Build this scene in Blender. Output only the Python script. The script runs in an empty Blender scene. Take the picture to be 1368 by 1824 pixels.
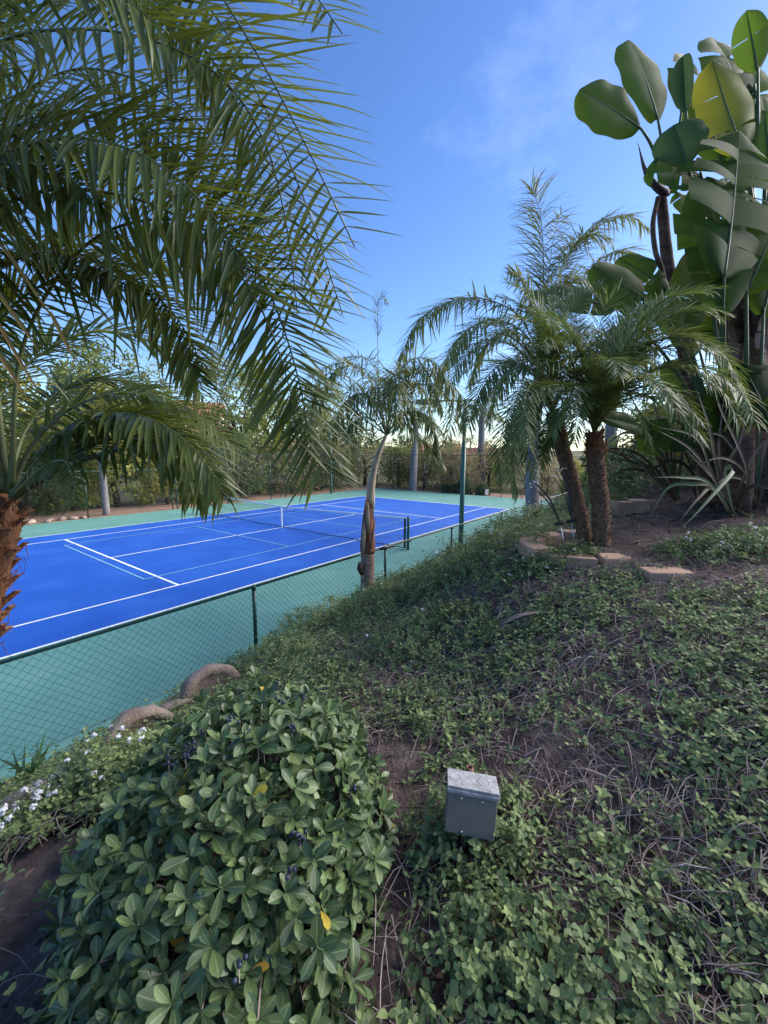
import bpy, math, random
import numpy as np
from mathutils import Matrix, Vector, Euler
rad = math.radians
RNG = np.random.default_rng(7)
random.seed(7)
SC = bpy.context.scene
COL = SC.collection

# ------------------------------------------------------------------ camera
CAMZ = 3.147
PIT, ROLL, FPX = -0.144375, 0.00595897, 722.287
cam_d = bpy.data.cameras.new('camera'); cam = bpy.data.objects.new('camera', cam_d); COL.objects.link(cam)
cam_d.sensor_fit = 'VERTICAL'; cam_d.sensor_height = 24.0; cam_d.lens = 24.0*FPX/1824.0
cam_d.clip_start = 0.05; cam_d.clip_end = 4000
cam.matrix_world = Matrix.Translation((0, 0, CAMZ)) @ Matrix.Rotation(math.pi/2+PIT, 4, 'X') @ Matrix.Rotation(ROLL, 4, 'Z')
SC.camera = cam

# ------------------------------------------------------------------ sky, sun, exposure
SUN_AZ, SUN_EL = rad(72), rad(28.0)          # azimuth clockwise from +Y (towards +X)
world = bpy.data.worlds.new('World'); SC.world = world; world.use_nodes = True
wn = world.node_tree; wn.nodes.clear()
w_out = wn.nodes.new('ShaderNodeOutputWorld'); w_bg = wn.nodes.new('ShaderNodeBackground')
w_sky = wn.nodes.new('ShaderNodeTexSky'); w_sky.sky_type = 'NISHITA'; w_sky.sun_disc = False
w_sky.sun_elevation = SUN_EL; w_sky.sun_rotation = SUN_AZ
w_sky.altitude = 100; w_sky.air_density = 1.0; w_sky.dust_density = 0.5; w_sky.ozone_density = 3.5
w_hsv = wn.nodes.new('ShaderNodeHueSaturation'); w_hsv.inputs['Saturation'].default_value = 1.17; w_hsv.inputs['Hue'].default_value = 0.51
# thin cloud veil high up, same all round the dome
w_tc = wn.nodes.new('ShaderNodeTexCoord'); w_map = wn.nodes.new('ShaderNodeMapping')
w_map.inputs['Location'].default_value = (2, 11, 1); w_map.inputs['Scale'].default_value = (1.0, 1.0, 1.6)
w_no = wn.nodes.new('ShaderNodeTexNoise'); w_no.inputs['Scale'].default_value = 2.3
w_no.inputs['Detail'].default_value = 7; w_no.inputs['Roughness'].default_value = 0.62
w_rp = wn.nodes.new('ShaderNodeValToRGB'); w_rp.color_ramp.elements[0].position = 0.57; w_rp.color_ramp.elements[1].position = 0.95
w_rp.color_ramp.elements[1].color = (0.12, 0.12, 0.12, 1)
w_mix = wn.nodes.new('ShaderNodeMixRGB'); w_mix.inputs['Color2'].default_value = (14.0, 14.3, 17, 1)
L = wn.links.new
L(w_tc.outputs['Generated'], w_map.inputs['Vector']); L(w_map.outputs['Vector'], w_no.inputs['Vector'])
L(w_no.outputs['Fac'], w_rp.inputs['Fac']); L(w_rp.outputs['Color'], w_mix.inputs['Fac'])
L(w_sky.outputs['Color'], w_hsv.inputs['Color']); L(w_hsv.outputs['Color'], w_mix.inputs['Color1'])
L(w_mix.outputs['Color'], w_bg.inputs['Color']); w_bg.inputs['Strength'].default_value = 0.06
L(w_bg.outputs['Background'], w_out.inputs['Surface'])

sun_d = bpy.data.lights.new('sun', 'SUN'); sun = bpy.data.objects.new('sun', sun_d); COL.objects.link(sun)
sun_d.energy = 2.4; sun_d.angle = rad(64); sun_d.color = (1.0, 0.92, 0.84)   # low sun filtered to a soft glow: the whole garden lies in open shade
sdir = Vector((math.sin(SUN_AZ)*math.cos(SUN_EL), math.cos(SUN_AZ)*math.cos(SUN_EL), math.sin(SUN_EL)))
sun.rotation_euler = sdir.to_track_quat('Z', 'Y').to_euler(); sun.location = (30, 30, 40)
SC.view_settings.view_transform = 'Standard'; SC.view_settings.look = 'None'
SC.view_settings.exposure = 2.2; SC.view_settings.gamma = 1.0; SC.view_settings.use_curve_mapping = False
SC.cycles.max_bounces = 8; SC.cycles.transparent_max_bounces = 8

# ------------------------------------------------------------------ frames
YAW = 0.645573265
_F = np.array([math.cos(YAW), math.sin(YAW)]); _R = np.array([math.sin(YAW), -math.cos(YAW)])
CU, CV = -10.8954540, -13.6131733
COURT_ROT = math.pi/2 - YAW
def W(u, v, z=0.0):
    """court coordinates (u along the court, v across it) to world"""
    du, dv = u-CU, v-CV
    return np.array([du*_R[0]+dv*_R[1], du*_F[0]+dv*_F[1], z])
def UV(x, y):
    return CU + x*_R[0] + y*_F[0], CV + x*_R[1] + y*_F[1]
_cm = np.array(cam.matrix_world)
def P(px, py, t):
    """a point of the place seen at (px, py) of the photo, t metres in front of the camera"""
    a = (px-684)/FPX; b = -(py-912)/FPX
    d = _cm[:3, 0]*a + _cm[:3, 1]*b - _cm[:3, 2]
    return _cm[:3, 3] + d*t
def PZ(px, py, z):
    a = (px-684)/FPX; b = -(py-912)/FPX
    d = _cm[:3, 0]*a + _cm[:3, 1]*b - _cm[:3, 2]
    return _cm[:3, 3] + d*((z-CAMZ)/d[2])

# ------------------------------------------------------------------ bank height field (thin-plate spline through surveyed points)
_ctl = []
for px, py, t in [(684,1824,1.10),(0,1824,1.15),(1368,1824,1.0),(60,1500,1.72),(40,1430,2.35),(700,1350,2.1),(700,1500,1.62),
                  (700,1300,2.35),(500,1210,3.4),(600,1130,5.0),(650,1055,7.3),(800,1200,2.92),(800,1100,3.9),(800,1025,5.4),(830,988,7.4),
                  (1000,1200,2.42),(1000,1100,3.0),(1000,1010,3.8),(1070,972,4.05),(940,985,4.2),(1300,1200,2.02),(1300,1100,2.5),(1300,1010,3.2),
                  (1368,1400,1.5),(1368,1600,1.22),(1300,905,4.9),(1368,865,5.6),(1150,905,5.4),(1150,868,7.0),(1040,888,8.5),(985,905,11.0),
                  (915,945,7.6),(950,918,13.0),(330,1245,4.3),(150,1345,3.4),(420,1180,5.1),(40,1412,3.05),(-60,1440,2.9),(-200,1480,2.7),(100,1378,3.3),(240,1296,3.9)]:
    _ctl.append(P(px, py, t))
for u, v, z in [(-30,-8.5,.05),(-20,-8.5,.05),(-14,-8.5,.05),(-12,-8.5,.06),(-10.3,-8.55,.08),(-9,-8.55,.1),(-7.3,-8.55,.12),(-5.5,-8.5,.12),(-3.9,-8.5,.12),
                (-1,-8.5,.12),(2,-8.5,.12),(5,-8.5,.1),(8,-8.5,.1),(13,-8.5,.1),(18,-8.5,.1),(26,-8.5,.2),(34,-8.5,.3),
                (-14,-11,.9),(-20,-11,1.0),(-30,-11,1.0),(-12,-14.5,1.65),(-16,-15,1.8),(-24,-16,2.2),(-12,-18,2.4),(-20,-22,3.2),
                (10,-11,1.25),(10,-14,2.6),(16,-11,1.3),(16,-14,2.5),(16,-18,3.8),(24,-12,1.7),(24,-16,3.2),(34,-14,2.6),
                (0,-17,3.4),(-6,-18,3.3),(6,-18,3.9),(0,-24,5.5),(-10,-26,4.6),(10,-26,6.2),(22,-26,6.2),(34,-26,6.0),(0,-34,7.2),(20,-36,8),(34,-36,7.8),(-20,-36,5.5),(-30,-24,3.5),(-30,-36,5)]:
    _ctl.append(W(u, v, z))
_ctl = np.array(_ctl)
def _phi(r2): return 0.5*r2*np.log(r2+1e-12)
_n = len(_ctl); _K = _phi(((_ctl[:, None, :2]-_ctl[None, :, :2])**2).sum(-1)) + 0.12*np.eye(_n)
_Pm = np.c_[np.ones(_n), _ctl[:, :2]]
_sol = np.linalg.solve(np.block([[_K, _Pm], [_Pm.T, np.zeros((3, 3))]]), np.r_[_ctl[:, 2], 0, 0, 0])
def hgt(x, y):
    x = np.asarray(x, float); y = np.asarray(y, float); sh = x.shape
    q = np.c_[x.ravel(), y.ravel()]
    out = np.empty(len(q))
    for i in range(0, len(q), 20000):
        b = q[i:i+20000]
        out[i:i+20000] = _phi(((b[:, None]-_ctl[None, :, :2])**2).sum(-1)) @ _sol[:_n] + _sol[_n] + b @ _sol[_n+1:]
    out = out.reshape(sh)
    u, v = UV(x, y)
    k = np.clip((-v-8.98)/.22, 0, 1); w = np.clip((-7.4-u)/.7, 0, 1)         # flat concrete strip between fence and stones
    return np.where(v > -8.55, 0.0, np.maximum(out, 0.04)*(1-w*(1-k))-.05*w*(1-k))
def H(x, y): return float(hgt(np.array([x]), np.array([y]))[0])

def PG(px, py, tmin=.8, tmax=40.0):
    """where the line of sight through (px, py) meets the bank"""
    t = np.concatenate([np.linspace(tmin, 9, 500), np.linspace(9, tmax, 300)[1:]]); o = _cm[:3, 3]; d = P(px, py, 1.0)-o
    q = o[None]+d[None]*t[:, None]; below = q[:, 2] <= hgt(q[:, 0], q[:, 1])
    k = int(np.argmax(below)) if below.any() else len(t)-1
    return q[k]
def vnoise(x, y, s, seed=0):
    """smooth value noise, for densities and small undulations"""
    r = np.random.default_rng(seed).random((64, 64))
    xs, ys = np.asarray(x)*s+100, np.asarray(y)*s+100
    xi, yi = np.floor(xs).astype(int), np.floor(ys).astype(int)
    fx, fy = xs-xi, ys-yi; fx = fx*fx*(3-2*fx); fy = fy*fy*(3-2*fy)
    g = lambda a, b: r[a % 64, b % 64]
    return (g(xi, yi)*(1-fx)+g(xi+1, yi)*fx)*(1-fy)+(g(xi, yi+1)*(1-fx)+g(xi+1, yi+1)*fx)*fy

# ------------------------------------------------------------------ object helpers
def tag(o, label=None, cat=None, group=None, kind=None):
    if label: o['label'] = label
    if cat: o['category'] = cat
    if group: o['group'] = group
    if kind: o['kind'] = kind
    return o
def empty(name, loc, label=None, cat=None, group=None, rz=0.0):
    o = bpy.data.objects.new(name, None); COL.objects.link(o)
    o.location = tuple(loc); o.rotation_euler = (0, 0, rz); o.empty_display_size = 0.1
    return tag(o, label, cat, group)
def make_mesh(name, V, F, mats, smooth=False, tint=None, s=None, midx=None, e=None, v=None):
    me = bpy.data.meshes.new(name)
    V = np.asarray(V, np.float32)
    if isinstance(F, np.ndarray):
        k = F.shape[1]; nf = len(F)
        me.vertices.add(len(V)); me.vertices.foreach_set('co', V.ravel())
        me.loops.add(nf*k); me.loops.foreach_set('vertex_index', F.astype(np.int32).ravel())
        me.polygons.add(nf); me.polygons.foreach_set('loop_start', np.arange(0, nf*k, k, dtype=np.int32))
        me.update(calc_edges=True)
    else:
        me.from_pydata(V.tolist(), [], F); nf = len(me.polygons)
    for m in (mats if isinstance(mats, (list, tuple)) else [mats]): me.materials.append(m)
    if midx is not None: me.polygons.foreach_set('material_index', np.asarray(midx, np.int32))
    if smooth: me.polygons.foreach_set('use_smooth', np.ones(nf, bool))
    if tint is not None:
        a = me.attributes.new('tint', 'FLOAT', 'POINT'); a.data.foreach_set('value', np.asarray(tint, np.float32))
    if s is not None:
        a = me.attributes.new('s', 'FLOAT', 'POINT'); a.data.foreach_set('value', np.asarray(s, np.float32))
    for nm, arr in (('e', e), ('v', v)):
        if arr is not None:
            a = me.attributes.new(nm, 'FLOAT', 'POINT'); a.data.foreach_set('value', np.asarray(arr, np.float32))
    me.validate(clean_customdata=False); me.update()
    return me
def put(name, me, parent=None, loc=None, rot=None, bevel=0):
    o = bpy.data.objects.new(name, me); COL.objects.link(o)
    if parent: o.parent = parent
    if loc is not None: o.location = tuple(loc)
    if rot is not None: o.rotation_euler = rot
    if bevel:
        b = o.modifiers.new('bevel', 'BEVEL'); b.width = bevel; b.segments = 2; b.limit_method = 'ANGLE'
    return o
class MB:
    """collects shapes into ONE mesh (quads and tris)"""
    def __init__(s): s.V = []; s.F = []; s.T = []; s.M = []; s.n = 0
    def add(s, V, F, tint=0.0, m=0):
        V = np.asarray(V, float)
        s.V.append(V); s.F += [tuple(i+s.n for i in f) for f in F]; s.n += len(V)
        s.T.append(np.full(len(V), tint)); s.M += [m]*len(F)
        return s
    def box(s, x0, x1, y0, y1, z0, z1, tint=0.0, m=0, M=None):
        V = np.array([(x, y, z) for z in (z0, z1) for y in (y0, y1) for x in (x0, x1)], float)
        if M is not None: V = V @ np.array(M)[:3, :3].T + np.array(M)[:3, 3]
        return s.add(V, [(0,2,3,1),(4,5,7,6),(0,1,5,4),(2,6,7,3),(0,4,6,2),(1,3,7,5)], tint, m)
    def tube(s, pts, r, n=8, cap=True, tint=0.0, m=0):
        V, F = tube(pts, r, n, cap); return s.add(V, F, tint, m)
    def mesh(s, name, mats, smooth=False):
        return make_mesh(name, np.concatenate(s.V), s.F, mats, smooth, np.concatenate(s.T), None, s.M)
    def obj(s, name, mats, parent=None, smooth=False, loc=None, rot=None, bevel=0):
        return put(name, s.mesh(name, mats, smooth), parent, loc, rot, bevel)
def unit(v): v = np.asarray(v, float); return v/(np.linalg.norm(v, axis=-1, keepdims=True)+1e-12)
def tube(pts, r, n=8, cap=True):
    pts = np.asarray(pts, float); m = len(pts); r = np.broadcast_to(np.asarray(r, float), (m,))
    T = unit(np.gradient(pts, axis=0))
    ref = np.array([0, 0, 1.0]) if abs(T[0, 2]) < 0.9 else np.array([1.0, 0, 0])
    N = unit(np.cross(np.cross(T[0], ref), T[0])); V = []
    a = np.arange(n)*2*math.pi/n; ca, sa = np.cos(a)[:, None], np.sin(a)[:, None]
    for i in range(m):
        N = unit(N - T[i]*np.dot(N, T[i])); B = np.cross(T[i], N)
        V.append(pts[i] + r[i]*(ca*N + sa*B))
    F = [(i*n+j, i*n+(j+1) % n, (i+1)*n+(j+1) % n, (i+1)*n+j) for i in range(m-1) for j in range(n)]
    if cap: F += [tuple(range(n-1, -1, -1)), tuple((m-1)*n+j for j in range(n))]
    return np.concatenate(V), F
def spline(ctrl, n):
    """Catmull-Rom through control points, n samples about evenly spaced"""
    c = np.asarray(ctrl, float); c = np.vstack([2*c[0]-c[1], c, 2*c[-1]-c[-2]]); out = []
    for i in range(1, len(c)-2):
        t = np.linspace(0, 1, 24, endpoint=False)[:, None]; p0, p1, p2, p3 = c[i-1], c[i], c[i+1], c[i+2]
        out.append(0.5*((2*p1)+(-p0+p2)*t+(2*p0-5*p1+4*p2-p3)*t**2+(-p0+3*p1-3*p2+p3)*t**3))
    out = np.vstack(out+[c[-2][None]])
    d = np.r_[0, np.cumsum(np.linalg.norm(np.diff(out, axis=0), axis=1))]
    q = np.linspace(0, d[-1], n)
    return np.stack([np.interp(q, d, out[:, k]) for k in range(3)], 1)
def bake(tmpl, mats, tints=None):
    """many transformed copies of one template -> V, F, tint, s.  tmpl=(V,F,s), mats=(k,3,4)"""
    TV, TF, TS = tmpl; mats = np.asarray(mats); k = len(mats); nv = len(TV)
    V = np.einsum('kij,vj->kvi', mats[:, :, :3], TV) + mats[:, None, :, 3]
    F = (np.asarray(TF)[None] + (np.arange(k)*nv)[:, None, None]).reshape(-1, np.asarray(TF).shape[1])
    t = RNG.random(k) if tints is None else np.asarray(tints)
    return V.reshape(-1, 3), F, np.repeat(t, nv), np.tile(TS, k)
def join(parts):
    off = 0; Vs, Fs, Ts, Ss = [], [], [], []
    for V, F, t, s in parts:
        Vs.append(V); Fs.append(F+off); Ts.append(t); Ss.append(s); off += len(V)
    return np.concatenate(Vs), np.concatenate(Fs), np.concatenate(Ts), np.concatenate(Ss)
def frames(pos, xdir, up, sx, sy, sz):
    """(k,3,4) matrices: x along xdir, z near up"""
    x = unit(xdir); z = unit(up - x*(x*up).sum(-1, keepdims=True)); y = np.cross(z, x)
    sx, sy, sz = (np.broadcast_to(np.asarray(q, float), (len(pos),))[:, None] for q in (sx, sy, sz))
    return np.stack([x*sx, y*sy, z*sz, pos], -1)
def strip(n, prof, fold=0.25, bend=0.1, ar=1.0, power=2.0):
    """leaf blade template: length 1 along x, full width 1 across y (prof 0..1), V-folded, bending down"""
    V, F, S = [], [], []
    for i in range(n+1):
        s = i/n; w = 0.5*prof(s); zc = -bend*s**power
        x = s*(1-0.35*bend*s)
        V += [(x, -w, zc+fold*w*ar), (x, 0, zc), (x, w, zc+fold*w*ar)]; S += [s]*3
    for i in range(n):
        a = i*3; F += [(a, a+3, a+4, a+1), (a+1, a+4, a+5, a+2)]
    return np.array(V), np.array(F), np.array(S)
def flat(n, prof, bend=0.1, power=2.0):
    V, F, S = [], [], []
    for i in range(n+1):
        s = i/n; w = 0.5*prof(s)
        V += [(s*(1-0.35*bend*s), -w, -bend*s**power), (s*(1-0.35*bend*s), w, -bend*s**power)]; S += [s]*2
    F = [(2*i, 2*i+2, 2*i+3, 2*i+1) for i in range(n)]
    return np.array(V), np.array(F), np.array(S)

# ------------------------------------------------------------------ materials
def mnew(name):
    m = bpy.data.materials.new(name); m.use_nodes = True; nt = m.node_tree
    return m, nt, nt.nodes['Principled BSDF'], nt.nodes['Material Output']
def ramp(nt, cols, pos=None):
    r = nt.nodes.new('ShaderNodeValToRGB'); e = r.color_ramp.elements
    while len(e) < len(cols): e.new(0.5)
    for i, c in enumerate(cols):
        e[i].position = pos[i] if pos else i/(len(cols)-1); e[i].color = (*c, 1)
    return r
def surf(name, cols, scale=4.0, rough=0.8, bump=0.0, bscale=40.0, detail=6, metallic=0.0, pos=None, spec=0.4, stretch=None, tint=0.0, contrast=(0.3, 0.7)):
    """noise-mottled surface in object coordinates"""
    m, nt, b, out = mnew(name); lk = nt.links.new
    tc = nt.nodes.new('ShaderNodeTexCoord'); mp = nt.nodes.new('ShaderNodeMapping')
    if stretch: mp.inputs['Scale'].default_value = stretch
    lk(tc.outputs['Object'], mp.inputs['Vector'])
    no = nt.nodes.new('ShaderNodeTexNoise'); no.inputs['Scale'].default_value = scale; no.inputs['Detail'].default_value = detail
    no.inputs['Roughness'].default_value = 0.65
    lk(mp.outputs['Vector'], no.inputs['Vector'])
    mr = nt.nodes.new('ShaderNodeMapRange'); mr.inputs[1].default_value, mr.inputs[2].default_value = contrast
    lk(no.outputs['Fac'], mr.inputs[0])
    src = mr.outputs[0]
    if tint:
        at = nt.nodes.new('ShaderNodeAttribute'); at.attribute_name = 'tint'; oi = nt.nodes.new('ShaderNodeObjectInfo')
        ad = nt.nodes.new('ShaderNodeMath'); ad.operation = 'ADD'; lk(at.outputs['Fac'], ad.inputs[0]); lk(oi.outputs['Random'], ad.inputs[1])
        fr = nt.nodes.new('ShaderNodeMath'); fr.operation = 'FRACT'; lk(ad.outputs[0], fr.inputs[0])
        mx = nt.nodes.new('ShaderNodeMix'); mx.inputs[0].default_value = tint
        lk(src, mx.inputs[2]); lk(fr.outputs[0], mx.inputs[3]); src = mx.outputs[0]
    r = ramp(nt, cols, pos); lk(src, r.inputs['Fac']); lk(r.outputs['Color'], b.inputs['Base Color'])
    b.inputs['Roughness'].default_value = rough; b.inputs['Metallic'].default_value = metallic
    b.inputs['Specular IOR Level'].default_value = spec
    if bump:
        n2 = nt.nodes.new('ShaderNodeTexNoise'); n2.inputs['Scale'].default_value = bscale; n2.inputs['Detail'].default_value = 5
        lk(mp.outputs['Vector'], n2.inputs['Vector'])
        bp = nt.nodes.new('ShaderNodeBump'); bp.inputs['Strength'].default_value = bump; bp.inputs['Distance'].default_value = 0.02
        lk(n2.outputs['Fac'], bp.inputs['Height']); lk(bp.outputs['Normal'], b.inputs['Normal'])
    return m
def leaf(name, cols, rough=0.45, trans=0.3, tcol=None, tip=None, tip_at=0.9, spec=0.4, vein=0.0, pos=None, rib=None, stripes=False, edge=None):
    """leaf: tint varies per leaf, a dry tip, light through the blade"""
    m, nt, b, out = mnew(name); lk = nt.links.new
    at = nt.nodes.new('ShaderNodeAttribute'); at.attribute_name = 'tint'; oi = nt.nodes.new('ShaderNodeObjectInfo')
    ad = nt.nodes.new('ShaderNodeMath'); ad.operation = 'ADD'; lk(at.outputs['Fac'], ad.inputs[0]); lk(oi.outputs['Random'], ad.inputs[1])
    fr = nt.nodes.new('ShaderNodeMath'); fr.operation = 'FRACT'; lk(ad.outputs[0], fr.inputs[0])
    tc = nt.nodes.new('ShaderNodeTexCoord'); no = nt.nodes.new('ShaderNodeTexNoise'); no.inputs['Scale'].default_value = 9.0; no.inputs['Detail'].default_value = 4
    lk(tc.outputs['Object'], no.inputs['Vector'])
    mx = nt.nodes.new('ShaderNodeMix'); mx.inputs[0].default_value = 0.3; lk(fr.outputs[0], mx.inputs[2]); lk(no.outputs['Fac'], mx.inputs[3])
    r = ramp(nt, cols, pos); lk(mx.outputs[0], r.inputs['Fac']); col = r.outputs['Color']
    sa = nt.nodes.new('ShaderNodeAttribute'); sa.attribute_name = 's'
    if tip:
        mr = nt.nodes.new('ShaderNodeMapRange'); mr.inputs[1].default_value = tip_at; mr.inputs[2].default_value = min(1.0, tip_at+0.12)
        nn = nt.nodes.new('ShaderNodeMath'); nn.operation = 'MULTIPLY_ADD'; nn.inputs[1].default_value = 0.22; lk(fr.outputs[0], nn.inputs[0]); 
        sb = nt.nodes.new('ShaderNodeMath'); sb.operation = 'SUBTRACT'; lk(sa.outputs['Fac'], nn.inputs[2]); lk(nn.outputs[0], sb.inputs[0]); sb.inputs[1].default_value = 0.16
        lk(sb.outputs[0], mr.inputs[0])
        mt = nt.nodes.new('ShaderNodeMix'); mt.data_type = 'RGBA'; lk(mr.outputs[0], mt.inputs[0]); lk(col, mt.inputs[6]); mt.inputs[7].default_value = (*tip, 1); col = mt.outputs[2]
    if rib:
        ea = nt.nodes.new('ShaderNodeAttribute'); ea.attribute_name = 'e'; er = nt.nodes.new('ShaderNodeMapRange')
        er.inputs[1].default_value = .02; er.inputs[2].default_value = .14; er.inputs[3].default_value = .6; er.inputs[4].default_value = 0
        lk(ea.outputs['Fac'], er.inputs[0]); me_ = nt.nodes.new('ShaderNodeMix'); me_.data_type = 'RGBA'; lk(er.outputs[0], me_.inputs[0]); lk(col, me_.inputs[6]); me_.inputs[7].default_value = (*rib, 1); col = me_.outputs[2]
    if edge:
        ea = nt.nodes.new('ShaderNodeAttribute'); ea.attribute_name = 'e'; n3 = nt.nodes.new('ShaderNodeTexNoise'); n3.inputs['Scale'].default_value = 5; lk(tc.outputs['Object'], n3.inputs['Vector'])
        ad3 = nt.nodes.new('ShaderNodeMath'); ad3.operation = 'MULTIPLY_ADD'; ad3.inputs[1].default_value = .35; lk(n3.outputs['Fac'], ad3.inputs[0]); lk(ea.outputs['Fac'], ad3.inputs[2])
        er3 = nt.nodes.new('ShaderNodeMapRange'); er3.inputs[1].default_value = 1.14; er3.inputs[2].default_value = 1.2; er3.inputs[4].default_value = .85; lk(ad3.outputs[0], er3.inputs[0])
        m3 = nt.nodes.new('ShaderNodeMix'); m3.data_type = 'RGBA'; lk(er3.outputs[0], m3.inputs[0]); lk(col, m3.inputs[6]); m3.inputs[7].default_value = (*edge, 1); col = m3.outputs[2]
    if stripes:
        va = nt.nodes.new('ShaderNodeAttribute'); va.attribute_name = 'v'; sn = nt.nodes.new('ShaderNodeMath'); sn.operation = 'SINE'; lk(va.outputs['Fac'], sn.inputs[0])
        vr = nt.nodes.new('ShaderNodeMapRange'); vr.inputs[1].default_value = -1; vr.inputs[2].default_value = 1; vr.inputs[3].default_value = .86; vr.inputs[4].default_value = 1.1; lk(sn.outputs[0], vr.inputs[0])
        vm = nt.nodes.new('ShaderNodeMix'); vm.data_type = 'RGBA'; vm.blend_type = 'MULTIPLY'; vm.inputs[0].default_value = 1; lk(col, vm.inputs[6]); lk(vr.outputs[0], vm.inputs[7]); col = vm.outputs[2]
        sb_ = nt.nodes.new('ShaderNodeBump'); sb_.inputs['Strength'].default_value = .22; sb_.inputs['Distance'].default_value = .006; lk(sn.outputs[0], sb_.inputs['Height']); lk(sb_.outputs['Normal'], b.inputs['Normal'])
    lk(col, b.inputs['Base Color']); b.inputs['Roughness'].default_value = rough; b.inputs['Specular IOR Level'].default_value = spec
    if vein:
        wv = nt.nodes.new('ShaderNodeTexNoise'); wv.inputs['Scale'].default_value = vein; lk(tc.outputs['Object'], wv.inputs['Vector'])
        bp = nt.nodes.new('ShaderNodeBump'); bp.inputs['Strength'].default_value = 0.25; bp.inputs['Distance'].default_value = 0.004
        lk(wv.outputs['Fac'], bp.inputs['Height']); lk(bp.outputs['Normal'], b.inputs['Normal'])
    tr = nt.nodes.new('ShaderNodeBsdfTranslucent')
    if tcol: 
        mm = nt.nodes.new('ShaderNodeMix'); mm.data_type = 'RGBA'; mm.inputs[0].default_value = 0.6; lk(col, mm.inputs[6]); mm.inputs[7].default_value = (*tcol, 1); lk(mm.outputs[2], tr.inputs['Color'])
    else: lk(col, tr.inputs['Color'])
    ms = nt.nodes.new('ShaderNodeMixShader'); ms.inputs[0].default_value = trans
    lk(b.outputs[0], ms.inputs[1]); lk(tr.outputs[0], ms.inputs[2]); lk(ms.outputs[0], out.inputs['Surface'])
    return m
def plain(name, c, rough=0.5, metallic=0.0, spec=0.5):
    return surf(name, [tuple(x*0.88 for x in c), tuple(min(1, x*1.1) for x in c)], 12.0, rough, 0, metallic=metallic, spec=spec)

M = {}
M['blue'] = surf('court_blue_paint', [(0.009, 0.075, 0.36), (0.012, 0.092, 0.42), (0.024, 0.122, 0.47)], 0.7, 0.6, 0.15, 260, detail=10, spec=0.35)
M['green'] = surf('court_green_paint', [(0.095, 0.235, 0.195), (0.105, 0.265, 0.225), (0.135, 0.30, 0.26)], 0.9, 0.72, 0.15, 260, detail=9, spec=0.3)
M['line'] = surf('court_line_paint', [(0.70, 0.72, 0.70), (0.82, 0.84, 0.80)], 3, 0.7)
M['pline'] = surf('pickle_line_paint', [(0.15, 0.34, 0.52), (0.20, 0.42, 0.55)], 3, 0.7)
M['soil'] = surf('soil', [(0.040, 0.028, 0.025), (0.085, 0.063, 0.056), (0.16, 0.125, 0.11)], 7.0, 0.95, 0.9, 55, detail=10, spec=0.15)
M['field'] = surf('dry_field', [(0.06, 0.07, 0.03), (0.12, 0.10, 0.06)], 0.15, 0.95, spec=0.1)
M['dirt'] = surf('pale_dirt', [(0.22, 0.14, 0.10), (0.34, 0.24, 0.18)], 2.5, 0.95, 0.6, 40, spec=0.1)
M['fence'] = plain('green_vinyl', (0.012, 0.055, 0.045), 0.4)
M['wire'] = plain('green_wire', (0.010, 0.045, 0.042), 0.45)
M['pole'] = plain('green_pole_paint', (0.015, 0.10, 0.075), 0.4)
M['black'] = plain('black_plastic', (0.012, 0.012, 0.014), 0.45)
M['net'] = plain('net_cord', (0.015, 0.018, 0.03), 0.8)
M['tape'] = surf('white_tape', [(0.68, 0.70, 0.72), (0.8, 0.82, 0.82)], 5, 0.7)
M['steel'] = plain('steel_rod', (0.45, 0.45, 0.45), 0.35, 0.8)
M['bulb'] = plain('white_bulb', (0.75, 0.75, 0.72), 0.3)
M['block'] = surf('concrete_block', [(0.32, 0.20, 0.145), (0.45, 0.30, 0.22), (0.52, 0.37, 0.28)], 5, 0.92, 0.7, 90, tint=0.35, spec=0.15)
M['edger'] = surf('weathered_concrete', [(0.15, 0.115, 0.095), (0.25, 0.20, 0.165), (0.34, 0.28, 0.24)], 6, 0.92, 0.8, 70, spec=0.15)
M['galv'] = surf('galvanized', [(0.15, 0.15, 0.155), (0.27, 0.275, 0.28), (0.42, 0.42, 0.42)], 22, 0.7, 0.2, 60, metallic=0.15)
M['boxpaint'] = surf('grey_green_paint', [(0.15, 0.135, 0.108), (0.18, 0.16, 0.128), (0.21, 0.185, 0.145)], 9, 0.7, 0.12, 150, spec=0.35)
M['rust'] = surf('rusty_pipe', [(0.12, 0.05, 0.03), (0.30, 0.16, 0.10)], 30, 0.7)
M['twig'] = surf('dry_twig', [(0.11, 0.085, 0.075), (0.25, 0.20, 0.18), (0.48, 0.41, 0.37)], 3, 0.9, tint=0.8, spec=0.15)
M['drywood'] = surf('grey_dry_wood', [(0.17, 0.14, 0.135), (0.34, 0.29, 0.28)], 9, 0.9, 0.6, 60, stretch=(1, 6, 6), spec=0.15)
M['dryleaf'] = leaf('dry_leaf', [(0.13, 0.06, 0.035), (0.24, 0.14, 0.09), (0.34, 0.25, 0.20)], 0.8, 0.15, spec=0.15)
M['petal'] = leaf('white_petal', [(0.70, 0.70, 0.72), (0.85, 0.85, 0.86)], 0.7, 0.25)
M['pinkpetal'] = leaf('pink_petal', [(0.75, 0.12, 0.25), (0.85, 0.25, 0.38)], 0.6, 0.3)
M['berry'] = surf('blue_berry', [(0.010, 0.013, 0.028), (0.03, 0.038, 0.07)], 30, 0.5, tint=0.4)
M['cover'] = leaf('lantana_leaf', [(0.085, 0.13, 0.058), (0.15, 0.215, 0.088), (0.25, 0.32, 0.12), (0.44, 0.43, 0.13)], 0.6, 0.28, pos=[0, .45, .85, 1], spec=0.3)
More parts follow.
